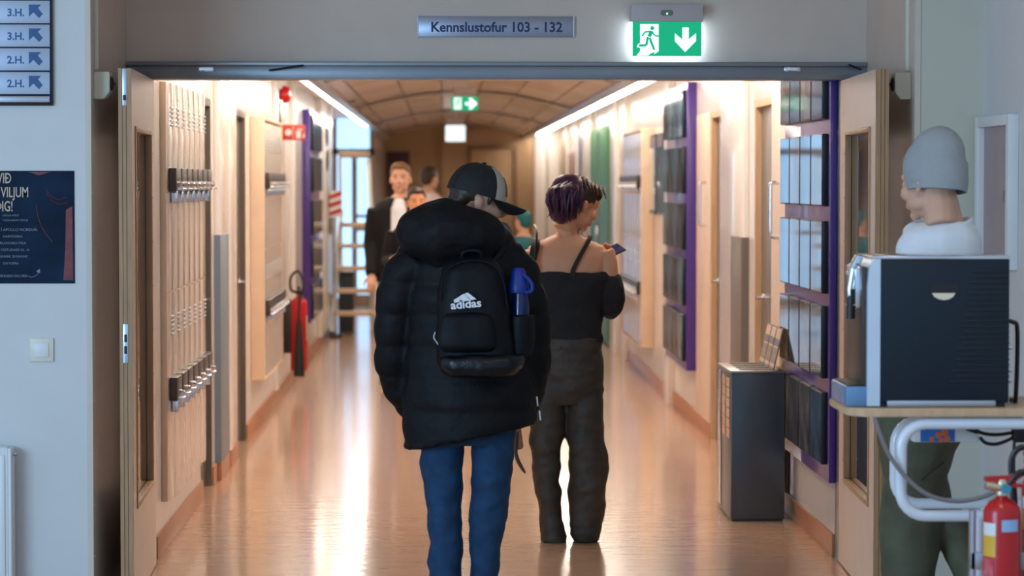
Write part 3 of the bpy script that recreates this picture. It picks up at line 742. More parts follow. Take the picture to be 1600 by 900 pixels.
# oval plaques and striped warning sign on the left wall's far end
for k, (y, z) in enumerate(((28.2, 2.15), (28.25, 1.88), (28.9, 1.45), (29.0, 1.2))):
    bm = bmesh.new(); bmesh.ops.create_uvsphere(bm, u_segments=20, v_segments=10, radius=1, matrix=Matrix.Translation((XL + .055, y, z)) @ Matrix.Diagonal((.018, .26, .12, 1)))
    tag(obj('oval_plaque', bm, mat('dark_plaque', (64, 58, 54), .25)), '%s dark oval plaque from the top on the far white pilaster at left' % ORD[k], 'plaque', 'oval plaques on the far left pilaster')
o = thing('warning_board', 'red and white striped warning board standing beside the ladder', 'warning sign', (-1.12, 28.6, 0))
bm = bmesh.new(); box(bm, -1.19, -1.06, 28.6, 28.62, 1.28, 1.56); obj('panel', bm, 'white', o)
bm = bmesh.new()
for k in range(3):
    z = 1.29 + k * .09; prism(bm, [(-1.19, z), (-1.06, z + .045), (-1.06, z + .09), (-1.19, z + .045)], lambda u, v, w: Vector((u, 28.599 - w, min(v, 1.56))), .002)
obj('stripe', bm, 'red', o)
obj('post', B((-1.14, -1.11, 28.62, 28.65, 0, 1.5, .004)), 'alu', o); obj('foot', B((-1.2, -1.05, 28.5, 28.77, 0, .03, .006)), 'black', o)
# ladder
Y = 29.0
o = thing('step_ladder', 'pale wooden and white step ladder standing at the far left of the corridor', 'ladder', (-.95, Y, 0))
def P(px, py, Y=Y): return W(px, py, Y)
for side, (q0, q1) in (('l', ((519, 516), (531, 330))), ('r', ((592, 516), (573, 250)))):
    a, b_ = P(*q0), P(*q1); a.z = 0; bm = bmesh.new(); d = (b_ - a)
    for y0 in (0,):
        prism(bm, [(-.022, 0), (.022, 0), (.022, 1), (-.022, 1)], lambda u, v, w: a + d * v + Vector((u, v * .5 + w - .04, 0)), .08)
    obj('side_rail', bm, 'white', o)
M['tread'] = mat('beech_tread', (214, 188, 158), .4, var=.1, stretch=(1, 8, 8))
for py in (352, 385, 420, 455, 490):
    t = (P(560, py).z) / P(560, 250).z; xl = P(519 + (516 - py) * 12 / 186, py); xr = P(592 - (516 - py) * 19 / 266, py)
    obj('tread', B((xl.x, xr.x, Y + t * .5 - .09, Y + t * .5 + .09, xl.z - .025, xl.z + .025, .006)), 'tread', o)
a = P(527, 246); b_ = P(577, 236); obj('top_cap', B((a.x, b_.x, Y + .4, Y + .62, a.z, b_.z, .006)), mat('brown_mullion', 0), o)
for px in (528, 576):
    a = P(px, 246); bm = bmesh.new(); tube(bm, [(a.x, Y + .56, a.z), (a.x + (.0), Y + 1.05, 0)], .018, 8); obj('back_leg', bm, 'white', o)
bm = bmesh.new()
for px in (519, 592): p = P(px, 516); box(bm, p.x - .03, p.x + .03, Y - .05, Y + .05, 0, .04, .006)
obj('rubber_foot', bm, 'black', o)
# dark storage box standing under the ladder
a, b_ = P(530, 516, 29.85), P(553, 428, 29.85)
o = thing('storage_box', 'dark grey crate stack standing behind the lowest ladder treads', 'crate', ((a.x + b_.x) / 2, 29.8, 0))
obj('carcass', B((a.x, b_.x, 29.65, 30.0, 0, b_.z, .01)), mat('dark_crate', (58, 66, 76), .5), o)
obj('lid', B((a.x - .01, b_.x + .01, 29.63, 30.02, b_.z, b_.z + .03, .008)), 'black', o)
# ================================================================ recycling bin by the near board
Y0, Y1 = 13.0, 13.62; x0, x1 = 1.405, 1.668; zt = .735
M['bing'] = mat('bin_graphite', (70, 76, 82), .28, .3, var=.03); M['bintop'] = mat('bin_steel_top', (150, 146, 140), .3, .8)
o = thing('recycling_bin', 'tall dark grey recycling bin with slotted steel top below the near purple board', 'bin', ((x0 + x1) / 2, (Y0 + Y1) / 2, 0))
obj('carcass', B((x0, x1, Y0, Y1, .01, zt - .012, .004)), 'bing', o)
obj('plinth', B((x0 + .008, x1 - .008, Y0 + .008, Y1 - .008, 0, .012)), 'black', o)
bm = B((x0 - .003, x1 + .003, Y0 - .003, Y1 + .003, zt - .012, zt, .002)); tp = obj('top_plate', bm, 'bintop', o)
for k in range(4):
    y = Y0 + .06 + k * .145; obj('waste_slot', B((x0 + .05, x1 - .05, y, y + .07, zt - .001, zt + .002)), 'black', tp)
M['lab'] = mat('sorting_label', (196, 160, 128), .4, var=.25, vs=40)
for c in range(2):
    bm = bmesh.new()
    for k in range(6): box(bm, x0 - .003, x0, Y0 + .06 + c * .19, Y0 + .2 + c * .19, .4 + k * .05, .443 + k * .05)
    obj('sorting_label', bm, 'lab', o)
obj('door_panel', B((x0 - .004, x0, Y0 + .45, Y1 - .01, .03, zt - .03, .002)), 'chrome', o)
# information boards leaning at the back of the bin's top
M['info'] = mat('info_print', (112, 96, 84), .45, c2=(150, 134, 118), vs=30); M['infot'] = mat('info_title', (196, 172, 150), .45)
for k in range(3):
    ya = Y0 + .02 + k * .2; yb = ya + .185
    o = thing('sorting_notice', '%s brown sorting notice from the near end, leaning on the bin top' % ORD[k], 'notice', (1.64, (ya + yb) / 2, zt), 'sorting notices on the bin')
    fn = lambda u, v, w: Vector((1.612 + v * .045 + w, u, zt + .002 + v * .2))
    def bd(u0, u1, v0, v1, w0, d):
        bm = bmesh.new(); prism(bm, [(u0, v0), (u1, v0), (u1, v1), (u0, v1)], lambda u, v, w: fn(u, v, w0 + w), d); return bm
    obj('board', bd(ya, yb, 0, 1, 0, .006), 'info', o)
    obj('title_panel', bd(ya + .008, yb - .008, .74, .97, -.0015, .0015), 'infot', o)
    obj('picture_strip', bd(ya + .008, yb - .008, .58, .7, -.0015, .0015), 'dgray', o)
    obj('rule_line', bd(ya + .008, yb - .008, .52, .55, -.0015, .0015), 'infot', o)
    obj('footer', bd(ya + .008, yb - .008, .06, .14, -.0015, .0015), 'infot', o)
# ================================================================ notice board on the hall's right wall
XW = 2.1; y0, y1, z0, z1 = 9.74, 10.36, 1.33, 1.9
o = thing('notice_board', 'glazed white framed notice board on the right side wall', 'notice board', (XW, (y0 + y1) / 2, z0))
obj('frame', B((XW - .04, XW, y0, y0 + .05, z0, z1, .004), (XW - .04, XW, y1 - .05, y1, z0, z1, .004), (XW - .04, XW, y0 + .05, y1 - .05, z0, z0 + .04, .004), (XW - .04, XW, y0 + .05, y1 - .05, z1 - .04, z1, .004)), 'white', o)
obj('backing', B((XW - .012, XW, y0 + .05, y1 - .05, z0 + .04, z1 - .04)), mat('pink_grey_felt', (176, 160, 160), .7), o)
obj('pinned_note', B((XW - .016, XW - .012, y0 + .12, y0 + .2, 1.58, 1.62)), 'dgray', o)
# ================================================================ coffee machine on its trolley
YT = 8.0; YR = 8.38
p = W(1322, 640, YT); zt = W(1400, 636.5, YT).z; xl = p.x
tr = thing('trolley', 'trolley with pale wood top and white tubular frame at the right edge', 'trolley', (1.7, 8.15, 0))
bm = bmesh.new(); c = .05
prism(bm, [(xl + c, YT - .06), (2.03, YT - .06), (2.03, YR + .03), (xl + c, YR + .03), (xl, YR - .03), (xl, YT)], lambda u, v, w: Vector((u, v, zt - .024 + w)), .024)
bmesh.ops.bevel(bm, geom=bm.edges[:], offset=.004, segments=2, affect='EDGES'); obj('tabletop', bm, 'tan', tr)
def loop(y, px, top, bot, rr=.075):
    a = W(px, top, y); b_ = W(px, bot, y); xL, xR = a.x, 2.0; zt_, zb = a.z, b_.z; pts = []
    for cx, cz, a0 in ((xL + rr, zt_ - rr, 90), (xL + rr, zb + rr, 180)):
        for k in range(7):
            t = math.radians(a0 + 15 * k); pts.append((cx + rr * math.cos(t), y, cz + rr * math.sin(t)))
    bm = bmesh.new(); tube(bm, [(xR, y, zt_)] + pts + [(xR, y, zb)], .0175, 14); return bm, zb, zt_
M['tubew'] = mat('white_enamel_tube', (226, 232, 240), .25, coat=.4, var=.02)
for y, px, t, b__ in ((YT - .03, 1408, 662, 806), (YR, 1399, 657, 787)):
    bm, zb, ztt = loop(y, px, t, b__); obj('frame_loop', bm, 'tubew', tr)
    xg = 1.6 if y < YT else 1.71
    bm = bmesh.new(); tube(bm, [(xg, y, zb), (xg, y, .1)], .0175, 12); obj('leg', bm, 'tubew', tr)
    bm = bmesh.new(); tube(bm, [(2.0, y, ztt), (2.0, y, .1)], .0175, 12); obj('leg', bm, 'tubew', tr)
    for x in (xg, 2.0):
        bm = bmesh.new(); lathe(bm, [(.03, -.012), (.05, -.01), (.05, .01), (.03, .012)], (x, y, .05), 'X', 20); box(bm, x - .018, x + .018, y - .02, y + .02, .05, .1, .003); obj('castor', bm, 'black', tr)
bm = bmesh.new()
for x in (1.75, 1.95): box(bm, x - .015, x + .015, YT - .03, YR, zt - .048, zt - .024)
obj('cross_bar', bm, 'tubew', tr)
# machine
def Pm(px, py, y=YT): return W(px, py, y)
M['machine'] = mat('graphite_side', (15, 30, 42), .45, spec=.35, var=.05); M['machtrim'] = mat('silver_trim', (206, 222, 236), .3, .25)
x0, x1 = Pm(1378, 0).x, Pm(1581, 0).x; z1 = Pm(1400, 401).z; Ya, Yb_ = YT, YT + .33
cm = thing('coffee_machine', 'dark graphite bean-to-cup coffee machine standing on the trolley', 'coffee machine', ((x0 + x1) / 2, 8.16, zt))
obj('body', B((x0, x1, Ya, Yb_, zt + .012, z1 - .006, .006)), 'machine', cm)
obj('base', B((x0 - .03, x1 - .01, Ya + .01, Yb_ - .01, zt, zt + .014)), 'black', cm)
bm = B((x0 - .02, x1 + .003, Ya - .004, Yb_ + .004, z1 - .008, z1 + .002, .003)); obj('top_lid', bm, 'chrome', cm)
bm = bmesh.new(); xf = Pm(1358, 0).x; zb = zt + .004      # pale front fascia, rounded at its upper front corner
pl = [(xf, zb), (x0, zb), (x0, z1 - .003), (xf + .022, z1 - .003), (xf + .012, z1 - .015), (xf + .004, z1 - .04), (xf, z1 - .09)]
prism(bm, pl, lambda u, v, w: Vector((u, Ya - .003 + w, v)), Yb_ - Ya + .006); obj('front_fascia', bm, 'machtrim', cm)
a, b_ = Pm(1385, 635, Ya), Pm(1555, 625, Ya); bm = B((a.x, b_.x, Ya - .012, Ya, zt + .001, b_.z, .004)); obj('foot_rail', bm, 'alu', cm)
bm = bmesh.new()
for k in range(21):
    y = 424 + k * 8.6; l = 1518 - (y - 424) * .2 + (6 if k % 2 else 0); a, b_ = Pm(l, y, Ya), Pm(1577, y, Ya)
    box(bm, a.x, b_.x, Ya - .003, Ya + .002, a.z - .0026, a.z + .0026, .0012)
obj('side_ribs', bm, mat('graphite_rib', (8, 18, 26), .5), cm)
bm = bmesh.new(); prism(bm, [(1453, 444), (1498, 444), (1496, 456), (1490, 465), (1483, 469), (1475, 470.5), (1467, 469), (1460, 464), (1455, 456)], lambda u, v, w: W(u, v, Ya - .002 + w), .004); hb = obj('grip_recess', bm, 'black', cm)
bm = bmesh.new(); prism(bm, [(1456, 458), (1493, 458), (1489, 464), (1483, 467.5), (1475, 469), (1467, 467.5), (1460, 464)], lambda u, v, w: W(u, v, Ya - .0035 + w), .003); obj('grip_lip', bm, mat('cream_grip', (226, 214, 184), .4), hb)
bm = bmesh.new()      # spout block and pipes in front of the fascia
box(bm, xf - .03, xf + .002, Ya + .06, Yb_ - .06, z1 - .16, z1 - .03, .012); tube(bm, [(xf - .03, Ya + .08, z1 - .04), (xf - .04, Ya + .08, z1 - .1), (xf - .035, Ya + .08, z1 - .15)], .012, 10)
tube(bm, [(xf - .01, Ya + .1, z1 - .002), (xf - .02, Ya + .1, z1 - .02), (xf - .04, Ya + .1, z1 - .06)], .014, 10); obj('spout', bm, 'chrome', cm)
bm = bmesh.new(); tube(bm, [(xf - .036, Ya + .08, z1 - .1), (xf - .038, Ya + .08, z1 - .19)], .013, 10); obj('nozzle', bm, 'black', cm)
obj('front_column', B((xf - .014, xf + .001, Ya + .02, Yb_ - .02, zt + .05, z1 - .03, .004)), 'dbrown', cm)
a = Pm(1323, 632, Ya); bm = B((a.x, xf + .002, Ya + .01, Yb_ - .01, zt + .001, Pm(0, 607).z, .005)); tray = obj('drip_tray', bm, mat('blue_tray', (110, 150, 190), .3, .3), cm)
obj('tray_grid', B((a.x + .006, xf - .004, Ya + .02, Yb_ - .02, Pm(0, 607).z, Pm(0, 607).z + .003)), 'black', tray)
bm = bmesh.new(); tube(bm, smooth_path([(x1 - .005, Ya + .1, Pm(0, 507).z), (x1 + .03, Ya + .1, Pm(0, 508).z), (x1 + .05, Ya + .12, Pm(0, 525).z), (x1 + .05, Ya + .14, zt + .01), (x1 + .05, Ya + .2, zt + .006)], 5), .007, 8); obj('power_cord', bm, 'black', cm)
bm = bmesh.new()
for py in (543, 578, 594): p = Pm(1583, py, Ya + .05); lathe(bm, [(.009, -.004), (.009, .012), (.005, .02)], (x1, Ya + .05, p.z), 'X', 10)
obj('rear_connector', bm, 'chrome', cm)
# power strip under the top with its label, plugs and cords
a, b_ = W(1427, 691, YT + .1), W(1530, 667, YT + .1)
ps = thing('power_strip', 'white power unit with blue and orange label hanging under the trolley top', 'power strip', ((a.x + b_.x) / 2, YT + .12, a.z))
obj('housing', B((a.x, b_.x, YT + .1, YT + .15, a.z, b_.z, .004)), 'white', ps)
obj('hanger', B((a.x + .02, a.x + .04, YT + .11, YT + .14, b_.z, zt - .024), (b_.x - .04, b_.x - .02, YT + .11, YT + .14, b_.z, zt - .024)), 'white', ps)
p, q = W(1438, 690, YT + .1), W(1492, 667.5, YT + .1)
lb = obj('label', B((p.x, q.x, YT + .0985, YT + .1, p.z, q.z)), mat('label_blue', (36, 110, 190), .4), ps)
bm = bmesh.new()
for px, py, r in ((1456, 686, .008), (1466, 680, .01), (1476, 676, .012), (1480, 686, .01), (1471, 688, .008)): p = W(px, py, YT + .0985); ball(bm, p, r, .001, r, u=10, v=6)
obj('label_blot', bm, mat('label_orange', (224, 110, 40), .4), lb)
for s, (pts) in enumerate(([(1512, 668), (1522, 672), (1540, 678), (1562, 679), (1588, 675)], [(1531, 683), (1540, 692), (1556, 694), (1572, 689), (1590, 680)])):
    bm = bmesh.new(); P_ = [W(x, y, YT + .09) for x, y in pts]; tube(bm, smooth_path(P_, 5), .0055, 8)
    if s == 0: tube(bm, [P_[0], P_[0] + Vector((.03, 0, -.01))], .011, 10)
    obj('cord', bm, 'black', ps)
a = W(1598, 678, YT + .09); obj('adapter', B((a.x - .03, a.x + .05, YT + .07, YT + .12, a.z - .025, a.z + .05, .006)), 'black', ps)
bm = bmesh.new(); tube(bm, smooth_path([W(1585, 690, YT + .09), W(1584, 730, YT + .09), W(1588, 790, YT + .09), W(1600, 1000, YT + .09)], 4), .005, 8); obj('drop_cord', bm, 'black', ps)
# grey drain hose
bm = bmesh.new(); hp = [W(1366, 646, YT - .045), W(1374, 675, YT - .05), W(1390, 712, YT - .055), W(1418, 748, YT - .06), W(1450, 773, YT - .06), (W(1490, 783, YT - .06)), W(1530, 778, YT - .06), W(1566, 762, YT - .06), W(1600, 735, YT - .02), (1.86, YT - .02, .95)]
tube(bm, smooth_path(hp, 6), .0068, 10); tag(obj('drain_hose', bm, mat('grey_hose', (128, 122, 124), .4)), 'thin grey hose drooping below the trolley top in front of the white tubes', 'hose')
# ================================================================ extinguishers on a stand, bottom right
YX = 7.5
st = thing('extinguisher_stand', 'grey metal stand carrying the two red extinguishers at the bottom right corner', 'stand', (1.66, YX, 0))
obj('base_plate', B((1.45, 1.9, YX - .16, YX + .2, 0, .012, .003)), 'alu', st); obj('shelf', B((1.49, 1.86, YX - .08, YX + .2, .2, .212, .003)), 'alu', st)
obj('back_plate', B((1.5, 1.516, YX + .06, YX + .09, .012, .72, .003), (1.84, 1.856, YX + .06, YX + .09, .012, .72, .003), (1.5, 1.856, YX + .06, YX + .075, .55, .6, .002)), 'alu', st)
xc = W(1565.5, 800, YX).x; ztop = W(1565, 779, YX).z
def front_ext(x, y, r, ztop, label, hose_side):
    o = extinguisher((x, y, .212), r, ztop - .212, label, False)
    bm = bmesh.new(); lathe(bm, [(r * .35, 0), (r * .35, .03), (r * .25, .045)], (x, y, ztop + .01), 'Z', 16)
    tube(bm, [(x, y - .01, ztop + .03), (x - .05, y - .012, ztop + .04)], .012, 10); obj('brass_valve', bm, mat('pale_brass', (214, 200, 170), .25, .9), o)
    bm = bmesh.new(); prism(bm, [(-.05, .05), (.03, .045), (.09, .085), (.09, .097), (.02, .065), (-.05, .062)], lambda u, v, w: Vector((x + u, y - .01 + w, ztop + v)), .022)
    prism(bm, [(-.03, .035), (.08, .03), (.08, .04), (-.03, .046)], lambda u, v, w: Vector((x + u, y - .01 + w, ztop + v)), .022); obj('squeeze_handle', bm, 'red', o)
    bm = bmesh.new(); lathe(bm, [(.014, 0), (.014, -.012)], (x + .005, y - r * .4, ztop + .03), 'Y', 16); obj('pressure_gauge', bm, mat('gauge_teal', (60, 140, 160), .3), o)
    bm = bmesh.new(); h = hose_side; tube(bm, smooth_path([(x + h * .01, y, ztop + .03), (x + h * .05, y - .01, ztop + .075), (x + h * .085, y, ztop + .04), (x + h * (r + .025), y, ztop - .08), (x + h * (r + .02), y, ztop - .35)], 6), .009, 8); obj('hose', bm, 'black', o)
    def stick(nm, a0, a1, z0, z1, m, rr=.0012):
        bm = bmesh.new(); n = 8
        for zz in (0,):
            L = [[bm.verts.new((x + (r + q) * math.sin(math.radians(a0 + (a1 - a0) * k / n)), y - (r + q) * math.cos(math.radians(a0 + (a1 - a0) * k / n)), z)) for k in range(n + 1)] for q, z in ((rr, z0), (rr, z1), (.0002, z1), (.0002, z0))]
            for a, b_ in zip(L, L[1:] + L[:1]):
                for k in range(n): bm.faces.new((a[k], a[k + 1], b_[k + 1], b_[k]))
        return obj(nm, bm, m, o)
    stick('white_label', -80, -30, ztop - .1, ztop - .065, 'white'); stick('yellow_label', -80, -30, ztop - .16, ztop - .1, mat('label_yellow', (226, 176, 60), .4)); stick('pink_label', -80, -38, ztop - .3, ztop - .165, mat('label_pink', (214, 120, 130), .4, c2=(196, 30, 40), vs=25))
    stick('blue_label', -12, 42, ztop - .088, ztop - .055, mat('label_pale_blue', (150, 190, 226), .4)); return o
front_ext(xc, YX, .053, ztop, 'nearer red fire extinguisher with white, yellow and blue labels, bottom right', 1)
front_ext(xc + .135, YX + .11, .055, ztop + .06, 'second red fire extinguisher, partly cut off, behind the nearer one', -1)
# ================================================================ PEOPLE
M['skin'] = mat('skin_light', (214, 166, 140), .5, var=.05, vs=12, spec=.3)
M['skintan'] = mat('skin_warm', (212, 150, 112), .48, var=.05, vs=10, spec=.3)
M['eye'] = mat('eye_dark', (40, 30, 28), .2); M['lip'] = mat('lip', (170, 96, 88), .45)
M['hairbrown'] = mat('hair_brown', (58, 40, 30), .45, var=.3, vs=60); M['hairfair'] = mat('hair_fair', (122, 88, 62), .5, var=.25, vs=60)
M['hairpurple'] = mat('hair_purple', (66, 30, 56), .42, var=.3, vs=60); M['hairlight'] = mat('hair_braid', (96, 62, 44), .45, var=.3, vs=80)
M['parka'] = mat('black_parka', (5, 6, 10), .62, spec=.25, var=.12, vs=18, bump=.25, bs=45); M['denim'] = mat('blue_denim', (8, 62, 100), .8, c2=(6, 46, 78), vs=22, bump=.2, bs=300)
M['nylon'] = mat('black_nylon', (7, 9, 15), .55, spec=.22, bump=.15, bs=200); M['glossn'] = mat('coated_nylon', (12, 14, 20), .3, spec=.35, bump=.3, bs=30)
M['capb'] = mat('cap_black', (16, 16, 20), .7, bump=.2, bs=300); M['capg'] = mat('cap_beige', (176, 168, 150), .75, bump=.15, bs=300)
M['blacktop'] = mat('black_knit', (17, 15, 16), .8, bump=.2, bs=120); M['strap'] = mat('dark_olive_strap', (70, 56, 42), .7)
M['cargo'] = mat('charcoal_cotton', (64, 55, 45), .65, c2=(48, 42, 34), vs=14, bump=.3, bs=40)
M['beanie'] = mat('grey_knit', (158, 162, 164), .85, bump=.35, bs=160); M['tee'] = mat('white_jersey', (232, 234, 240), .8, bump=.1, bs=120)
M['olive'] = mat('olive_cotton', (94, 94, 70), .75, c2=(76, 76, 58), vs=10, bump=.25, bs=60)
M['shoe'] = mat('dark_shoe', (34, 32, 34), .5); M['sole'] = mat('white_rubber', (226, 224, 218), .5)

def HM(c, yaw, pitch=0, roll=0, sc=1):
    return Matrix.Translation(Vector(c)) @ Matrix.Rotation(yaw, 4, 'Z') @ Matrix.Rotation(-pitch, 4, 'X') @ Matrix.Rotation(roll, 4, 'Y') @ Matrix.Scale(sc, 4)

def add_head(bm, m):
    def b(c, rx, ry, rz, rot=None):
        bmesh.ops.create_uvsphere(bm, u_segments=20, v_segments=12, radius=1, matrix=m @ Matrix.Translation(Vector(c)) @ (rot or Matrix()) @ Matrix.Diagonal((rx, ry, rz, 1)))
    def t(p, r): tube(bm, [m @ Vector(q) for q in p], [x * m.median_scale for x in r], 12)
    b((0, -.012, .03), .076, .097, .088); b((0, .03, -.035), .06, .06, .078); b((0, .028, -.075), .047, .05, .036)
    b((0, .066, -.1), .021, .018, .016); b((0, .074, .024), .05, .02, .016); b((0, .06, .05), .05, .03, .04)
    t([(0, .088, .012), (0, .1, -.012), (0, .112, -.03)], [.009, .0105, .013]); b((.011, .1, -.034), .009, .01, .008); b((-.011, .1, -.034), .009, .01, .008)
    b((0, .086, -.064), .023, .011, .006); b((0, .084, -.073), .02, .011, .007)
    for s in (-1, 1):
        b((s * .036, .066, -.03), .024, .022, .026); b((s * .032, .079, .002), .013, .008, .008)
        b((s * .079, -.012, -.017), .009, .018, .029, Matrix.Rotation(s * .3, 4, 'Z')); b((s * .077, -.008, -.038), .008, .011, .011)
        b((s * .045, .02, -.07), .018, .04, .026)
    t([(0, -.022, -.03), (0, -.03, -.1), (0, -.034, -.15)], [.056, .052, .052])

def add_face(m, parent, sc=1, lips='lip'):
    bm = bmesh.new()
    for s in (-1, 1): ball(bm, m @ Vector((s * .032, .0835, .003)), .0075 * sc, .0075 * sc, .005 * sc, u=10, v=6)
    obj('eye', bm, 'eye', parent)
    bm = bmesh.new()
    for s in (-1, 1): tube(bm, [m @ Vector(q) for q in ((s * .014, .095, .02), (s * .032, .094, .026), (s * .05, .082, .02))], [.003 * sc, .0035 * sc, .002 * sc], 6)
    obj('eyebrow', bm, 'hairbrown', parent)
    bm = bmesh.new(); tube(bm, [m @ Vector(q) for q in ((-.022, .09, -.067), (-.01, .0975, -.0665), (.01, .0975, -.0665), (.022, .09, -.067))], [.002 * sc, .0045 * sc, .0045 * sc, .002 * sc], 8)
    obj('mouth', bm, lips, parent)

def add_hand(bm, m, curl=.5, grip=None):
    """local: +z along the fingers, +y palm side, thumb at +x; wrist at origin"""
    def t(p, r): tube(bm, [m @ Vector(q) for q in p], r, 10)
    bmesh.ops.create_uvsphere(bm, u_segments=16, v_segments=10, radius=1, matrix=m @ Matrix.Translation((0, 0, .045)) @ Matrix.Diagonal((.04, .016, .052, 1)))
    t([(0, 0, -.02), (0, 0, .02)], [.026, .028])
    for x, L, z0 in ((.03, .072, .082), (.0105, .08, .088), (-.0095, .074, .086), (-.0285, .058, .078)):
        p = Vector((x, 0, z0 - .02)); pts = [p.copy()]; a = .1
        for f in (.45, .3, .25):
            a += curl; p = p + Vector((x * .06, math.sin(a), math.cos(a))) * (L * f + (.008 if f == .45 else 0)); pts.append(p.copy())
        t(pts, [.0105, .0095, .0088, .0075])
    t([(.026, .004, .02), (.05, .016, .045), (.058, .03, .07), (.054, .04, .09)], [.014, .012, .0105, .0085])

def px_tools(Y0):
    def p(px, py, dy=0): v = W(px, py, Y0); v.y += dy; return v
    s = F_PX / Y0
    return p, s
def ring(p, s, y, xl, xr, ry, dy=0, tilt=0):
    c = p((xl + xr) / 2, y); return (c.x, c.y + dy, c.z, (xr - xl) / 2 / s, ry, -tilt / s)
def garment(name, m, parent, build, voxel=.011, sm=4, amp=.006, fq=9, seed=1, stretch=(1, 1, .5), fn=None):
    bm = bmesh.new(); build(bm); bm = bake(bm, voxel, sm); wrinkle(bm, amp, fq, seed, stretch, fn)
    return obj(name, bm, m, parent, smooth=180)
def shoe(parent, x, y, yaw, L=.28, m='shoe'):
    R = Matrix.Translation((x, y, 0)) @ Matrix.Rotation(yaw, 4, 'Z')      # toe towards local +Y
    bm = bmesh.new()
    def b(c, r): bmesh.ops.create_uvsphere(bm, u_segments=16, v_segments=10, radius=1, matrix=R @ Matrix.Translation(c) @ Matrix.Diagonal((*r, 1)))
    b((0, .0, .06), (.042, .075, .052)); b((0, .1, .05), (.047, .085, .036)); b((0, -.01, .095), (.038, .05, .04))
    bm = bake(bm, .008, 3); bmesh.ops.bisect_plane(bm, geom=bm.verts[:] + bm.edges[:] + bm.faces[:], plane_co=(0, 0, .022), plane_no=(0, 0, -1), clear_outer=True)
    o = obj('shoe', bm, m, parent, smooth=180)
    bm = bmesh.new(); out = []
    for k in range(20):
        a = 2 * PI * k / 20; c, s_ = math.cos(a), math.sin(a); out.append((c * (.046 if s_ < 0 else .05), .055 + s_ * .135))
    prism(bm, out, lambda u, v, w: R @ Vector((u, v, w)), .026); obj('sole', bm, 'sole', o)

# ---------------------------------------------------------------- man in the black parka
Y0 = 9.77; p, s = px_tools(Y0)
man = thing('person', 'person seen from behind in a long black hooded parka, blue jeans and black cap', 'person', (p(730, 700).x, Y0, 0))
hm = HM(p(748, 312, .02), math.radians(-80), math.radians(15), 0, 1.0)
def body_man(bm):
    add_head(bm, hm)
    n = p(738, 372, .02)
    loft(bm, [(n.x, n.y, n.z + .06, .055, .06), (n.x - .01, Y0, n.z - .04, .15, .08), (n.x - .02, Y0, n.z - .2, .17, .1), (n.x - .02, Y0, n.z - .45, .15, .1), (p(730, 690).x, Y0, .84, .13, .09)])
    for a, b_, c in ((( 693, 690), (695, 800), (698, 960)), ((768, 690), (760, 800), (754, 960))):
        tube(bm, [p(*a), p(*b_), p(*c)], [.05, .03, .022], 12)
    for pts in ([(668, 410), (622, 520), (632, 575)], [(795, 415), (822, 520), (822, 572)]):
        q = [p(*x) for x in pts]; q[2].y += .1; tube(bm, q, [.04, .036, .028], 12)
        d = Vector((-q[2].x + q[1].x, .04, -.08)).normalized()
        mm = Matrix.Translation(q[2]) @ Matrix.Rotation(PI, 4, 'X'); add_hand(bm, mm, .2)
garment('body', 'skin', man, body_man, .0048, 3, .0006, 30)
bm = bmesh.new()       # eye on the visible side
ball(bm, hm @ Vector((.032, .0835, .004)), .007, .007, .005); obj('eye', bm, 'eye', man)
def bhair(bm):
    bmesh.ops.create_uvsphere(bm, u_segments=20, v_segments=12, radius=1, matrix=hm @ Matrix.Translation((0, -.034, .03)) @ Matrix.Diagonal((.077, .084, .08, 1)))
    bmesh.ops.create_uvsphere(bm, u_segments=20, v_segments=12, radius=1, matrix=hm @ Matrix.Translation((0, -.066, -.02)) @ Matrix.Diagonal((.058, .046, .05, 1)))
    for sd in (-1, 1): tube(bm, [hm @ Vector((sd * .068, .03, .03)), hm @ Vector((sd * .067, .027, .0)), hm @ Vector((sd * .063, .026, -.014))], [.012, .009, .006])
garment('hair', 'hairbrown', man, bhair, .006, 2, .003, 50, 3)
# cap: crown, front panel with patch, brim, button
def dome(bm, a0, a1, rx, ry, rz, c, th0=0.0, th1=PI / 2, nu=24, nv=10, thick=.003, m=hm):
    R = []
    for j in range(nv + 1):
        th = th0 + (th1 - th0) * j / nv; L = []
        for i in range(nu + 1):
            a = a0 + (a1 - a0) * i / nu
            q = (math.sin(th)) ** .8
            L.append(m @ (Vector(c) + Vector((rx * q * math.sin(a), ry * q * math.cos(a), rz * math.cos(th)))))
        R.append([bm.verts.new(v) for v in L])
    for a, b_ in zip(R, R[1:]):
        for i in range(nu):
            try: bm.faces.new((a[i], a[i + 1], b_[i + 1], b_[i]))
            except ValueError: pass
    bmesh.ops.remove_doubles(bm, verts=bm.verts, dist=.0004)
    bmesh.ops.solidify(bm, geom=bm.faces[:], thickness=thick)
cap = thing('cap', 'x', 'x'); del cap['label']; del cap['category']; cap.parent = man
CC = (0, -.014, .014)
bm = bmesh.new(); dome(bm, 0, 2 * PI, .0915, .111, .116, CC, th1=PI / 2, nu=40)
for k in range(6):
    a = k * PI / 3 + PI / 6
    tube(bm, [hm @ (Vector(CC) + Vector((.092 * math.sin(t * PI / 20) ** .8 * math.sin(a), .1115 * math.sin(t * PI / 20) ** .8 * math.cos(a), .1165 * math.cos(t * PI / 20)))) for t in range(1, 11)], .0018, 6)
obj('crown', bm, 'capb', cap)
bm = bmesh.new(); dome(bm, -1.02, 1.02, .093, .1135, .118, CC, th0=.34, th1=PI / 2, nu=16, thick=.002); fp = obj('front_panel', bm, 'capg', cap)
bm = bmesh.new(); dome(bm, -.5, .5, .094, .1155, .119, CC, th0=.75, th1=1.4, nu=10, thick=.002); obj('patch', bm, 'black', fp)
bm = bmesh.new(); ball(bm, hm @ Vector((0, -.014, .131)), .009, .009, .006); obj('button', bm, 'capb', cap)
bm = bmesh.new(); L0, L1 = [], []
R = []
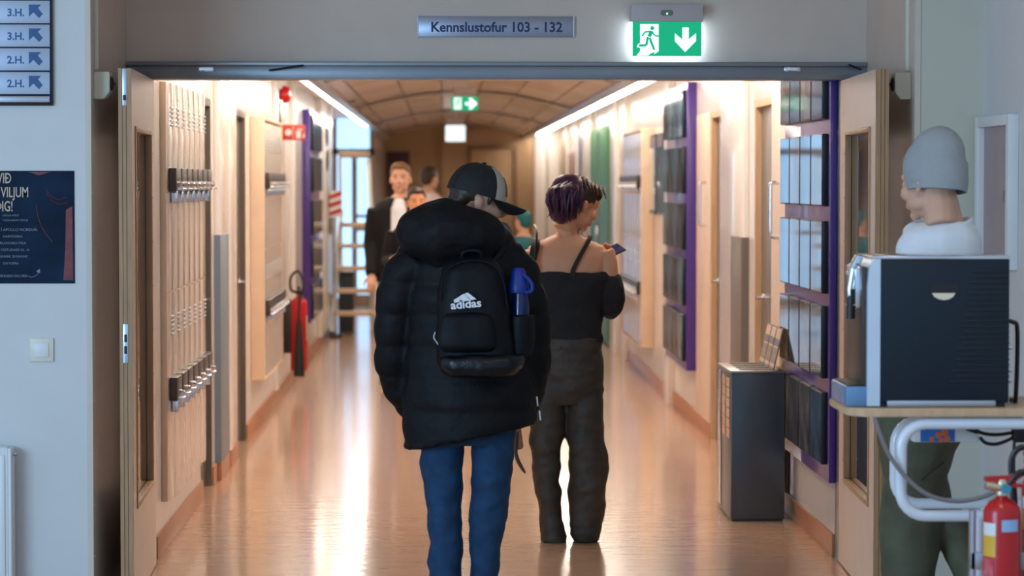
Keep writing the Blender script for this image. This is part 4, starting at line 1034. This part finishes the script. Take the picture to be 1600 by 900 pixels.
for i in range(17):
    a = -1.15 + 2.3 * i / 16
    inn = Vector((.09 * math.sin(a), -.014 + .109 * math.cos(a), .018 - .006 * (a / 1.15) ** 2)); ext = max(.008, .088 * (max(0, math.cos(a * 1.28)) ** .45))
    outp = inn + Vector((.01 * math.sin(a), ext, (-.085 * (math.sin(a) ** 2) - .01) * ext / .088))
    R.append([bm.verts.new(hm @ (inn + (outp - inn) * t + Vector((0, 0, -.0 * t)))) for t in (0, .33, .66, 1)])
for a, b_ in zip(R, R[1:]):
    for k in range(3): bm.faces.new((a[k], a[k + 1], b_[k + 1], b_[k]))
bmesh.ops.solidify(bm, geom=bm.faces[:], thickness=.004); obj('brim', bm, 'capb', cap)
# parka
def quilt(q): return .009 * (abs(math.sin(PI * (q.z - .02) / .115)) ** .6 - .6)
def parka(bm):
    loft(bm, [ring(p, s, *a) for a in ((352, 705, 785, .085, .0), (368, 680, 800, .12, .0), (388, 655, 812, .15, .0), (415, 640, 822, .17, 0), (460, 633, 824, .175, 0), (530, 634, 828, .175, 0), (590, 632, 834, .18, 0), (640, 630, 838, .185, 0, 0), (665, 629, 839, .187, 0, -14), (681, 629, 836, .187, 0, -21))], 40)
    L = [(655, 408), (636, 430), (621, 478), (616, 525), (617, 572), (630, 612), (648, 648)]; r = [40, 38, 33, 32, 31, 28, 21]
    q = [p(*x) for x in L]
    for i, dy in enumerate((0, 0, 0, .02, .05, .09, .12)): q[i].y += dy
    tube(bm, smooth_path(q, 3), np.interp(np.arange(19) / 3, range(7), [x / s for x in r]), 18)
    L = [(786, 410), (806, 432), (822, 478), (830, 525), (828, 575), (824, 620), (826, 648)]; r = [40, 38, 34, 32, 31, 27, 19]
    q = [p(*x) for x in L]
    for i, dy in enumerate((0, 0, 0, .02, .04, .07, .08)): q[i].y += dy
    tube(bm, smooth_path(q, 3), np.interp(np.arange(19) / 3, range(7), [x / s for x in r]), 18)
pk = garment('parka', 'parka', man, parka, .0095, 3, .0075, 7, 2, (1, 1, 1.4), quilt)
def hood(bm):
    L = [(638, 368), (658, 364), (694, 362), (738, 366), (768, 370), (785, 372)]; r = [27, 42, 51, 44, 30, 18]
    q = [p(*x) for x in L]
    for i, dy in enumerate((-.03, -.08, -.12, -.12, -.06, .02)): q[i].y += dy
    tube(bm, smooth_path(q, 3), np.interp(np.arange(16) / 3, range(6), [x / s for x in r]), 18)
    q = [p(640, 380, -.03), p(690, 390, -.1), p(740, 392, -.1), p(788, 382, -.03)]; tube(bm, q, [.055, .085, .085, .05], 14)
    # stand-up collar round the neck, open towards his face
    q = [p(700, 358, .06), p(735, 362, .11), p(770, 366, .11), p(785, 364, .07), p(785, 362, -.0)]; tube(bm, smooth_path(q, 3), [.04] * 10 + [.04, .038, .034], 12)
    ball(bm, p(786, 358, .02), .02, .06, .03)
garment('hood', 'parka', man, hood, .009, 5, .014, 6.5, 5, (1, 1, 1.3))
bm = bmesh.new()
for k, q in enumerate(((838, 618), (842, 640))): a = p(*q, -.05); tube(bm, [a, a + Vector((.004, .01, -.035))], .003, 6)
obj('cuff_tab', bm, 'white', man)
def jeans(bm):
    loft(bm, [ring(p, s, *a) for a in ((640, 650, 808, .13), (680, 655, 805, .125), (694, 662, 798, .1))], 28)
    for rows in ([(680, 655, 728), (700, 655.5, 726), (715, 657, 725.5), (750, 661, 724), (790, 666, 722), (812, 667, 722), (850, 669, 722.5), (900, 670, 723), (950, 674, 722), (982, 675, 722)], [(680, 732, 805), (700, 734.5, 803), (715, 735, 802), (750, 734.5, 799), (790, 733, 794), (812, 733, 792), (850, 733, 785), (900, 733, 779), (950, 733, 778), (982, 733, 778)]):
        loft(bm, [ring(p, s, y, a, b_, (b_ - a) / 2 / s * 1.12, .0) for y, a, b_ in rows], 20)
garment('jeans', 'denim', man, jeans, .008, 2, .009, 9, 4, (1.3, 1.3, 1.6))
for px in (699, 754): q = p(px, 990); shoe(man, q.x, Y0 + .02, 0)
# backpack
yb = Y0 - .2
pb_ = lambda px, py, dy=0: W(px, py, yb) + Vector((0, dy, 0)); sb = F_PX / yb
bp = thing('backpack', 'black backpack with white logo worn on the back of the parka', 'backpack', (pb_(740, 590).x, yb, pb_(740, 590).z))
def bagm(bm):
    loft(bm, [(lambda c: (c.x, yb + .02, c.z, (xr - xl) / 2 / sb, ry))(pb_((xl + xr) / 2, y)) for y, xl, xr, ry in ((400, 712, 762, .04), (408, 698, 776, .07), (422, 690, 786, .09), (455, 684, 794, .105), (520, 681, 800, .115), (565, 683, 806, .115), (582, 690, 806, .1), (590, 706, 790, .06))], 32, power=.65)
garment('main_compartment', 'nylon', bp, bagm, .009, 3, .005, 9, 6, (1, 1, 1))
def pocket(bm):
    loft(bm, [(lambda c: (c.x, yb - .085, c.z, (xr - xl) / 2 / sb, ry))(pb_((xl + xr) / 2, y)) for y, xl, xr, ry in ((486, 700, 755, .015), (492, 690, 768, .03), (520, 684, 774, .042), (540, 685, 776, .042), (548, 694, 768, .02))], 24, power=.6)
garment('front_pocket', 'nylon', bp, pocket, .008, 3, .003, 12, 7)
def bottom(bm):
    loft(bm, [(lambda c: (c.x, yb - .01, c.z, (xr - xl) / 2 / sb, ry))(pb_((xl + xr) / 2, y)) for y, xl, xr, ry in ((552, 690, 818, .1), (558, 682, 822, .118), (572, 684, 818, .122), (584, 694, 805, .11), (588, 705, 790, .08))], 28, power=.7)
garment('base_panel', 'glossn', bp, bottom, .008, 2, .005, 14, 8)
bm = bmesh.new()
for sgn, xs in ((-1, ((704, 412), (694, 385), (690, 368))), (1, ((768, 412), (784, 392), (792, 376)))):
    q = [pb_(*xs[0], .06), pb_(*xs[1], .1), pb_(*xs[2], .2)]; tube(bm, smooth_path(q, 4), .018, 8)
obj('shoulder_strap', bm, 'nylon', bp)
bm = bmesh.new(); tube(bm, smooth_path([pb_(722, 404, -.02), pb_(724, 394, -.03), pb_(738, 391, -.03), pb_(750, 394, -.03), pb_(752, 404, -.02)], 4), .007, 8); obj('grab_handle', bm, 'nylon', bp)
bm = bmesh.new(); tube(bm, smooth_path([pb_(680, 518, -.05), pb_(678, 526, -.06), pb_(683, 534, -.06), pb_(687, 539, -.06)], 4), .0022, 6); obj('zip_pull', bm, 'white', bp)
bm = bmesh.new(); tube(bm, smooth_path([pb_(688, 470, -.06), pb_(694, 430, -.065), pb_(712, 412, -.06), pb_(740, 406, -.06), pb_(770, 414, -.06), pb_(786, 440, -.06), pb_(792, 480, -.06)], 4), .0035, 6); obj('zip', bm, 'nylon', bp)
def mesh_pocket(bm):
    loft(bm, [(lambda c: (c.x, yb + .02, c.z, (xr - xl) / 2 / sb, .055))(pb_((xl + xr) / 2, y)) for y, xl, xr in ((492, 790, 836), (530, 788, 836), (556, 792, 832))], 20)
garment('side_pocket', 'nylon', bp, mesh_pocket, .008, 2, .003, 12, 9)
yl = yb - .112; M['logo'] = mat('white_logo_print', (232, 234, 238), .5, var=.01)
Rt = Matrix.Rotation(math.radians(5), 4, 'Y').inverted()
c = W(728.5, 481, yl)
bm = text_bm('adidas', .0405, at((c.x, yl, c.z), Rt, FRONT), bold=.0011, align='CENTER', sx=1.08, ext=.001)
for pl in ([(709, 468.5), (717.5, 463.5), (722, 471), (709.5, 473.3)], [(716.8, 463.6), (725, 458.8), (735, 469.4), (723.5, 471)], [(725.8, 459), (730.8, 457), (744.5, 467.5), (736.2, 469)]):
    prism(bm, pl, lambda u, v, w: W(u, v, yl - w), .001)
obj('logo_print', bm, 'logo', bp)
# drink bottle in the side pocket
xb, ybt = W(813, 470, yb).x, yb + .02
zz = lambda py: W(813, py, yb).z
bt = thing('water_bottle', 'bottle with bright blue lid in the side pocket of the backpack', 'bottle', (xb, ybt, zz(552)))
bm = bmesh.new(); lathe(bm, [(.03, 0), (.034, .01), (.034, zz(480) - zz(552)), (.03, zz(468) - zz(552)), (.027, zz(458) - zz(552))], (xb, ybt, zz(552)), 'Z', 24); obj('body', bm, mat('bottle_navy', (20, 40, 110), .12, trans=.5), bt)
M['blid'] = mat('blue_lid', (6, 46, 140), .4)
bm = bmesh.new(); lathe(bm, [(.037, 0), (.039, .008), (.036, .03), (.03, .05), (.026, .075), (.018, .088), (.008, .09)], (xb - .006, ybt, zz(458)), 'Z', 24); obj('lid', bm, 'blid', bt)
bm = bmesh.new(); tube(bm, smooth_path([(xb + .005, ybt - .02, zz(428)), (xb + .028, ybt - .02, zz(436)), (xb + .042, ybt - .02, zz(446)), (xb + .038, ybt - .02, zz(455)), (xb + .01, ybt - .025, zz(457))], 5), .0075, 10); obj('carry_loop', bm, 'blid', bt)

# ---------------------------------------------------------------- woman with the phone
Y0 = 12.3; p, s = px_tools(Y0)
wo = thing('person', 'person with purple ponytail in off-shoulder black top looking at a phone, back turned', 'person', (p(890, 700).x, Y0, 0))
hw = HM(p(906, 319, .01), math.radians(-62), math.radians(24), 0, .96)
PH = p(957, 397, .24)           # phone
hand_m = Matrix.Translation(p(950, 428, .2)) @ Matrix.Rotation(math.radians(12), 4, 'Y') @ Matrix.Rotation(math.radians(-15), 4, 'X') @ Matrix.Rotation(math.radians(160), 4, 'Z')
def body_w(bm):
    add_head(bm, hw)
    n = p(893, 372, .0)
    tube(bm, [hw @ Vector((0, -.025, -.06)), p(886, 368, -.005), p(882, 390, -.0)], [.05, .051, .065], 14)
    loft(bm, [ring(p, s, *a) for a in ((366, 868, 904, .05, .0), (375, 848, 922, .065), (385, 826, 944, .08), (400, 820, 952, .095), (420, 826, 948, .1), (450, 834, 940, .1), (490, 842, 934, .09), (525, 842, 938, .1), (560, 842, 942, .11), (600, 848, 938, .1))], 30)
    # right arm: bare shoulder, elbow bent, forearm forwards to the phone
    q = [p(941, 394, .0), p(948, 412, .0), p(951, 440, .0), p(953, 480, .02), p(952, 455, .1), p(950, 428, .2)]
    tube(bm, q[:4], [.055, .052, .045, .04], 14); tube(bm, q[3:], [.041, .034, .026], 12)
    add_hand(bm, hand_m, .42)
    q = [p(832, 394, .0), p(826, 412), p(826, 450), p(830, 492, .02), p(845, 470, .12), p(868, 450, .2)]
    tube(bm, q[:4], [.055, .052, .044, .04], 14); tube(bm, q[3:], [.04, .034, .026], 12)
    add_hand(bm, Matrix.Translation(q[5]) @ Matrix.Rotation(math.radians(60), 4, 'Y'), .4)
    for a in (((866, 590), (860, 700), (865, 830)), ((914, 590), (914, 700), (916, 830))):
        tube(bm, [p(*x) for x in a], [.06, .036, .028], 12)
garment('body', 'skintan', wo, body_w, .0055, 4, .0006, 30)
bm = bmesh.new(); ball(bm, hw @ Vector((.032, .0835, .004)), .006, .006, .004); obj('eye', bm, 'eye', wo)
# black top with off-shoulder sleeves
def top_w(bm):
    loft(bm, [ring(p, s, *a) for a in ((424, 822, 953, .112, 0, 0), (436, 820, 957, .118), (455, 832, 946, .118), (490, 836, 942, .112), (520, 840, 942, .118), (534, 841, 943, .12))], 30)
    q = [p(938, 436), p(952, 444), p(957, 464, .01), p(956, 480, .03), p(953, 490, .07)]; tube(bm, smooth_path(q, 3), np.interp(np.arange(13) / 3, range(5), [.045, .062, .064, .055, .035]), 16)
    q = [p(836, 436), p(826, 446), p(824, 468, .01), p(826, 490, .03), p(836, 488, .1)]; tube(bm, smooth_path(q, 3), np.interp(np.arange(13) / 3, range(5), [.05, .062, .064, .056, .04]), 16)
garment('off_shoulder_top', 'blacktop', wo, top_w, .008, 3, .009, 9, 11, (1, 1, 1.3))
def strapm(pts, w, nm='shoulder_strap'):
    bm = bmesh.new(); P_ = smooth_path(pts, 4); R = []
    for q in P_: R.append([bm.verts.new(q + Vector((-w / 2, 0, 0))), bm.verts.new(q + Vector((w / 2, 0, 0)))])
    for a, b_ in zip(R, R[1:]): bm.faces.new((a[0], a[1], b_[1], b_[0]))
    bmesh.ops.solidify(bm, geom=bm.faces[:], thickness=.006); return obj(nm, bm, 'strap', wo)
strapm([p(836, 374, .0), p(836, 380, -.075), p(833, 395, -.103), p(829, 412, -.113), p(828, 430, -.118)], .04)
strapm([p(922, 368, .02), p(920, 374, -.06), p(911, 388, -.095), p(902, 404, -.108), p(894, 420, -.113), p(892, 432, -.118)], .022)
# trousers
def pants(bm):
    loft(bm, [ring(p, s, *a) for a in ((527, 844, 942, .122), (545, 841, 943, .128), (580, 835, 943, .13), (612, 832, 943, .12), (630, 834, 942, .1))], 30)
    for rows in ([(600, 831, 890), (636, 826, 884), (660, 825, 882), (700, 829, 878), (740, 833, 876.5), (780, 839, 878), (805, 842, 879.5), (828, 844, 883), (840, 842, 887), (848, 843, 886)], [(600, 886, 943.5), (636, 884.5, 942), (660, 885, 943.5), (700, 886, 947.5), (740, 886.5, 950), (780, 887, 948), (810, 888, 944), (830, 890, 938), (842, 893, 935), (847, 897, 930)]):
        loft(bm, [ring(p, s, y, a, b_, (b_ - a) / 2 / s * (1.15 if y < 820 else 1.3), .0) for y, a, b_ in rows], 22)
garment('trousers', 'cargo', wo, pants, .0085, 2, .012, 8, 13, (1, 1, 1.8))
bm = bmesh.new(); q = p(874, 540, -.133); ball(bm, q, .005, .003, .005); tube(bm, [p(862, 544, -.132), p(878, 543, -.134), p(898, 546, -.132)], .003, 6); obj('pocket_seam', bm, 'cargo', wo)
for px in (866, 914): q = p(px, 845); shoe(wo, q.x, Y0 + .03, -.1 if px > 890 else .1, m='sole')
# hair: skull, ponytail strands, braids
def skull(bm):
    for c, r in (((0, -.022, .04), (.082, .1, .088)), ((0, -.06, .0), (.07, .06, .075)), ((.0, .03, .07), (.07, .06, .05))):
        bmesh.ops.create_uvsphere(bm, u_segments=20, v_segments=12, radius=1, matrix=hw @ Matrix.Translation(c) @ Matrix.Diagonal((*r, 1)))
garment('hair', 'hairbrown', wo, skull, .007, 2, .003, 50, 3)
bm = bmesh.new(); rnd = random.Random(4)
tie = p(893, 288, -.09)
core = bmesh.new()
for c, rx, rz in (((882, 300), .075, .08), ((878, 322), .068, .072), ((874, 335), .05, .045), ((894, 290), .045, .05)): ball(core, p(*c, -.085), rx, .055, rz)
core = bake(core, .008, 3); wrinkle(core, .008, 14, 2, (1, 1, .5)); obj('ponytail', core, 'hairpurple', wo, smooth=180)
for k in range(95):
    u = rnd.uniform(-1, 1); d = rnd.uniform(-.06, .02) * (1 - .6 * u * u); c = rnd.uniform(-1, 1); ln = rnd.uniform(.7, 1.1)
    pts = [tie + Vector((rnd.uniform(-.02, .02), -.01, rnd.uniform(-.01, .03)))]
    for t in (.2, .4, .6, .8, 1.0):
        px = 884 - 6 * t + u * 28 * math.sin(min(1, t * 1.25 + .15) * 2.0) + 5 * c * math.sin(t * 7 + c * 3); py = 284 + (62 - 16 * u * u) * t * ln + rnd.uniform(-2, 2)
        pts.append(p(px, py, -.1 + d - .035 * math.sin(t * 3)))
    tube(bm, smooth_path(pts, 4), list(np.linspace(.0065, .0075, 10)) + list(np.linspace(.007, .0012, 11)), 6)
obj('ponytail_strand', bm, 'hairpurple', wo)
bm = bmesh.new()
for k in range(7):
    a = -.5 + k * .26
    pts = [hw @ Vector((.084 * math.cos(t) * math.cos(a * .6) + .0, -.0 - .1 * math.sin(a) * .9 + .02 * math.sin(t * 3), .045 + .092 * math.sin(t))) for t in np.linspace(.15, 1.5, 9)]
    pts = [hw @ Vector((.0855 * math.cos(t), .07 - k * .024 + .01 * math.sin(6 * t), .035 + .088 * math.sin(t))) for t in np.linspace(.3, 1.45, 10)]
    tube(bm, pts, [.0015, .003] + [.0045] * 7 + [.003], 7)
obj('braid', bm, 'hairlight', wo)
# phone in her hand
ph = thing('phone', 'dark smartphone with lit screen held in the raised hand of the person with purple hair', 'phone', PH)
Rp = Matrix.Translation(PH) @ Matrix.Rotation(math.radians(38), 4, 'Y') @ Matrix.Rotation(math.radians(-48), 4, 'Z') @ Matrix.Rotation(math.radians(-35), 4, 'X')
bm = B((-.036, .036, -.004, .004, -.072, .072, .003)); bmesh.ops.transform(bm, matrix=Rp, verts=bm.verts); obj('case', bm, 'black', ph)
bm = B((-.032, .032, -.005, -.004, -.066, .066)); bmesh.ops.transform(bm, matrix=Rp, verts=bm.verts); obj('screen', bm, mat('phone_screen', (30, 36, 60), .1, emit=(60, 76, 140), es=.18, var=.5, vs=40), ph)
# small brown bag hanging at her left side
q = p(813, 665, -.02)
hb = thing('shoulder_bag', 'small brown bag with dangling strap hanging between the two people in front', 'bag', (q.x, q.y, q.z))
bm = bmesh.new(); prism(bm, [(803, 668), (813, 664), (818, 700), (804, 702)], lambda u, v, w: p(u, v, -.05 + w), .06); bmesh.ops.bevel(bm, geom=bm.edges[:], offset=.006, segments=2, affect='EDGES'); obj('pouch', bm, mat('tan_leather', (132, 92, 58), .5), hb)
bm = bmesh.new(); tube(bm, smooth_path([p(806, 672, -.06), p(805, 700, -.06), p(809, 718, -.06), p(820, 737, -.06)], 5), [.009] * 12 + [.008, .007, .006, .004], 8); obj('loose_strap', bm, 'strap', hb)
bm = bmesh.new(); tube(bm, smooth_path([p(810, 666, -.03), p(818, 600, -.12), p(826, 500, -.13), p(832, 420, -.13), p(838, 366, -.06), p(835, 352, .02)], 5), .0055, 8); obj('carrying_strap', bm, 'black', hb)

# ---------------------------------------------------------------- person with the grey beanie behind the trolley
Y0 = 8.72; p, s = px_tools(Y0)
be = thing('person', 'person in grey beanie, white T-shirt and olive trousers turning away behind the trolley', 'person', (p(1450, 700).x, Y0, 0))
hb_ = HM(p(1453, 284, .0), math.radians(44), math.radians(11), math.radians(8), 1.0)
def body_b(bm):
    add_head(bm, hb_)
    tube(bm, [hb_ @ Vector((0, -.03, -.05)), p(1474, 338, .0), p(1476, 356, .0), p(1474, 392, .0)], [.058, .06, .066, .07], 16)
    loft(bm, [ring(p, s, *a) for a in ((350, 1446, 1506, .06), (372, 1428, 1512, .08), (420, 1424, 1514, .09), (520, 1420, 1510, .09), (640, 1405, 1495, .08), (690, 1405, 1480, .08))], 24)
    tube(bm, [p(1430, 690), p(1426, 850, .02), p(1415, 1060)], [.06, .045, .03], 12); tube(bm, [p(1440, 690), p(1462, 780, .04), p(1505, 850, .055), p(1538, 1040, -.05)], [.045, .045, .04, .03], 12)
    for a in ([(1434, 388, .02), (1424, 480, -.02), (1425, 560, .1)], [(1500, 388, .02), (1506, 490, .05), (1470, 560, .14)]):
        q = [p(*x) for x in a]; tube(bm, q, [.05, .04, .027], 12); add_hand(bm, Matrix.Translation(q[2]) @ Matrix.Rotation(math.radians(-130), 4, 'X'), .4)
garment('body', 'skin', be, body_b, .0052, 3, .0006, 30)
def beanie(bm):
    for sd in (-1, 1): bmesh.ops.create_uvsphere(bm, u_segments=16, v_segments=10, radius=1, matrix=hb_ @ Matrix.Translation((sd * .072, -.014, .004)) @ Matrix.Diagonal((.02, .045, .034, 1)))
    for c, r in (((0, -.022, .045), (.09, .11, .105)), ((0, -.04, .085), (.08, .092, .092)), ((0, -.03, .02), (.09, .108, .06))):
        bmesh.ops.create_uvsphere(bm, u_segments=24, v_segments=14, radius=1, matrix=hb_ @ Matrix.Translation(c) @ Matrix.Diagonal((*r, 1)))
garment('beanie', 'beanie', be, beanie, .007, 4, .003, 12, 3)
bm = bmesh.new(); R = []          # folded cuff
for k in range(40):
    a = 2 * PI * k / 40; c, n = math.sin(a), math.cos(a); L = []
    for q, z in ((.87, -.06), (.9, -.065), (.985, -.036), (1.02, .025), (1.012, .033), (.97, .03)): L.append(bm.verts.new(hb_ @ Vector((.09 * max(q, .985) * c, -.026 + .11 * q * n, z + .012 + .032 * (n + 1) / 2 * 1.0))))
    R.append(L)
for a, b_ in zip(R, R[1:] + R[:1]):
    for k in range(6): bm.faces.new((a[k], a[(k + 1) % 6], b_[(k + 1) % 6], b_[k]))
obj('beanie_cuff', bm, 'beanie', be)
def tee(bm):
    ball(bm, p(1436, 364, .05), .05, .07, .036); ball(bm, p(1512, 364, .03), .035, .06, .035)
    loft(bm, [ring(p, s, *a) for a in ((347, 1440, 1514, .085), (353, 1424, 1523, .1), (362, 1411, 1529, .118), (374, 1403, 1534, .13), (385, 1399, 1535, .135), (420, 1398, 1536, .14), (520, 1394, 1532, .14), (620, 1385, 1520, .13), (648, 1382, 1514, .13))], 30)
    for a in ([(1430, 380, .02), (1428, 430, .0), (1427, 470, -.01)], [(1506, 378, .02), (1506, 430, .04), (1506, 475, .05)]): tube(bm, [p(*x) for x in a], [.06, .062, .066], 16)
tb = garment('t_shirt', 'tee', be, tee, .008, 4, .006, 9, 21)
bm = bmesh.new(); R = []
cN = p(1477, 352, .0)
for k in range(28):
    a = 2 * PI * k / 28; ctr = cN + Vector((.084 * math.cos(a), .088 * math.sin(a), .018 * math.cos(a) + (-.012 if math.sin(a) < 0 else .0) * abs(math.sin(a))))
    R.append([bm.verts.new(ctr + Vector((math.cos(a) * .008 * math.cos(b_), math.sin(a) * .008 * math.cos(b_), .012 * math.sin(b_)))) for b_ in np.linspace(0, 2 * PI, 9)[:-1]])
for a, b_ in zip(R, R[1:] + R[:1]):
    for k in range(8): bm.faces.new((a[k], a[(k + 1) % 8], b_[(k + 1) % 8], b_[k]))
obj('collar', bm, 'tee', be)
def tr_b(bm):
    loft(bm, [ring(p, s, *a) for a in ((620, 1378, 1510, .12), (650, 1369, 1507, .13), (690, 1368, 1500, .135), (720, 1376, 1486, .13), (745, 1384, 1478, .12))], 28)
    loft(bm, [ring(p, s, *a) for a in ((680, 1370, 1470, .11), (720, 1376, 1472, .115), (745, 1384, 1474, .115), (780, 1380, 1480, .115, .02), (830, 1377, 1474, .11, .03), (880, 1377, 1466, .105, .02), (960, 1380, 1455, .09, 0), (1030, 1384, 1446, .075, 0), (1062, 1386, 1442, .07))], 24)
    loft(bm, [ring(p, s, *a) for a in ((690, 1410, 1502, .1), (730, 1416, 1480, .1, .02), (780, 1440, 1492, .1, .05), (815, 1458, 1522, .1, .06), (850, 1470, 1540, .095, .05), (900, 1488, 1556, .09, .0), (980, 1508, 1562, .08, -.03), (1040, 1516, 1560, .07, -.05))], 24)
garment('trousers', 'olive', be, tr_b, .009, 3, .008, 8, 23, (1, 1, 1.6))
bm = bmesh.new(); tube(bm, [p(1428, 744, -.13), p(1445, 728, -.14), p(1460, 717, -.14)], .003, 6); ball(bm, p(1460, 717, -.14), .005); obj('pocket_seam', bm, 'black', be)
q = p(1412, 1080); shoe(be, q.x, Y0, .9); q = p(1538, 1070); shoe(be, q.x, Y0 - .05, .9)

# ---------------------------------------------------------------- people farther down the corridor
def far_person(label, X, Y, H, yaw, skin, hair, topm, legm, jacket=None, arms='down', hairlen=0, hand=None):
    k = H / 1.78; r = thing('person', label, 'person', (X, Y, 0))
    T = Matrix.Translation((X, Y, 0)) @ Matrix.Rotation(yaw, 4, 'Z') @ Matrix.Scale(k, 4)      # local forward = +Y
    hm_ = T @ Matrix.Translation((0, .02, 1.665)); q = lambda *v: T @ Vector(v)
    ARM = {-1: [(-.19, 0, 1.42), (-.235, -.02, 1.15), (-.22, .1, .9)], 1: [(.19, 0, 1.42), (.235, -.02, 1.15), (.22, .1, .9)]}
    if hand: ARM[hand] = [(hand * .19, 0, 1.42), (hand * .25, .0, 1.17), (hand * .2, .24, 1.2)]
    def lf(bm, rows, ex=0):
        b2 = bmesh.new(); loft(b2, [(0, 0, z, rx + ex, ry + ex) for z, rx, ry in rows], 24); bmesh.ops.transform(b2, matrix=T, verts=b2.verts)
        me = bpy.data.meshes.new('x'); b2.to_mesh(me); b2.free(); bm.from_mesh(me); bpy.data.meshes.remove(me)
    TOR = [(1.53, .06, .06), (1.47, .14, .08), (1.42, .19, .1), (1.25, .18, .11), (1.05, .155, .1), (.9, .17, .11)]
    def body(bm):
        add_head(bm, hm_); lf(bm, TOR)
        for sd in (-1, 1):
            tube(bm, [q(*v) for v in ARM[sd]], [.05 * k, .04 * k, .028 * k], 12)
            tube(bm, [q(sd * .09, 0, .9), q(sd * .1, .02, .5), q(sd * .11, -.01, .08)], [.075 * k, .055 * k, .04 * k], 12)
            w = q(*ARM[sd][2]); d = Vector(ARM[sd][2]) - Vector(ARM[sd][1]); rotm = Vector((0, 0, 1)).rotation_difference(d).to_matrix().to_4x4()
            add_hand(bm, Matrix.Translation(w) @ Matrix.Rotation(yaw, 4, 'Z') @ rotm @ Matrix.Scale(k, 4), .35)
    garment('body', skin, r, body, .0075, 3, .0005, 20); add_face(hm_, r, k)
    def hr(bm):
        parts = [((0, -.025, .045), (.083, .1, .088)), ((0, -.06, .0), (.074, .06, .08)), ((0, .035, .09), (.066, .062, .04))]
        if hairlen: parts += [((0, -.06, -.08), (.085, .05, .1)), ((.07, -.01, -.04), (.02, .05, .08)), ((-.07, -.01, -.04), (.02, .05, .08))]
        for c, rr in parts: bmesh.ops.create_uvsphere(bm, u_segments=18, v_segments=10, radius=1, matrix=hm_ @ Matrix.Translation(c) @ Matrix.Diagonal((*rr, 1)))
    garment('hair', hair, r, hr, .009, 2, .005, 40, 2)
    def topb(bm):
        lf(bm, [(1.5, .075, .07)] + TOR[1:], .018)
        if not jacket:
            for sd in (-1, 1): tube(bm, [q(*v) for v in ARM[sd]], [.068 * k, .056 * k, .045 * k], 12)
    garment('top', topm, r, topb, .011, 3, .005, 9, 3)
    if jacket:
        def jk(bm):
            b2 = bmesh.new(); rows = [(1.515, .1, .1), (1.475, .18, .125), (1.42, .225, .145), (1.25, .215, .145), (1.05, .19, .13), (.84, .2, .135)]
            n = 26; R = []
            for z, rx, ry in rows:
                g = .34 if z < 1.3 else .3
                out = [(rx * math.sin(a), ry * math.cos(a)) for a in np.linspace(g, 2 * PI - g, n)]; inn = [(x * .86, y * .86) for x, y in out[::-1]]
                R.append([b2.verts.new((x, y, z)) for x, y in out + inn])
            m_ = 2 * n
            for a, b_ in zip(R, R[1:]):
                for i in range(m_): b2.faces.new((a[i], a[(i + 1) % m_], b_[(i + 1) % m_], b_[i]))
            b2.faces.new(R[0]); b2.faces.new(R[-1][::-1])
            bmesh.ops.transform(b2, matrix=T, verts=b2.verts); me = bpy.data.meshes.new('x'); b2.to_mesh(me); b2.free(); bm.from_mesh(me); bpy.data.meshes.remove(me)
            for sd in (-1, 1): tube(bm, [q(*v) for v in ARM[sd]], [.078 * k, .066 * k, .05 * k], 12)
        garment('jacket', jacket, r, jk, .011, 3, .006, 8, 4)
    def lg(bm):
        lf(bm, [(.98, .165, .115), (.88, .18, .125), (.8, .17, .12)], .004)
        for sd in (-1, 1): tube(bm, [q(sd * .09, 0, .86), q(sd * .1, .02, .5), q(sd * .11, -.01, .06)], [.095 * k, .075 * k, .065 * k], 14)
    garment('trousers', legm, r, lg, .011, 2, .006, 9, 5, (1, 1, 2))
    for sd in (-1, 1): v = q(sd * .11, -.01, 0); shoe(r, v.x, v.y, yaw)
    return r
M['jackdark'] = mat('dark_jacket', (11, 11, 15), .75, spec=.3); M['bluej'] = mat('pale_denim', (86, 120, 158), .8); M['pinktop'] = mat('pale_pink_top', (226, 206, 208), .8)
M['teal'] = mat('teal_jacket', (18, 104, 112), .6); M['greyp'] = mat('grey_trousers', (120, 116, 116), .7)
x = lambda px, Y: W(px, 300, Y).x
far_person('person with short fair hair in open black jacket over white shirt, walking towards the camera', x(626, 21.6), 21.6, 1.80, PI - .1, 'skin', 'hairfair', 'tee', 'bluej', 'jackdark', hand=None)
far_person('person with dark hair, only the eyes and forehead showing over the black hood', x(651, 20.3), 20.3, 1.605, PI + .1, 'skintan', 'hairbrown', 'jackdark', 'greyp', hand=1)
far_person('person in pale pink top with dark brown hair, far behind the others', x(670, 30), 30, 1.81, -.8, 'skin', 'hairbrown', 'pinktop', 'greyp', hairlen=0)
far_person('person in teal hooded jacket half hidden beyond the black cap brim', x(818, 23.5), 23.5, 1.4, .6, 'skin', 'teal', 'teal', 'greyp')
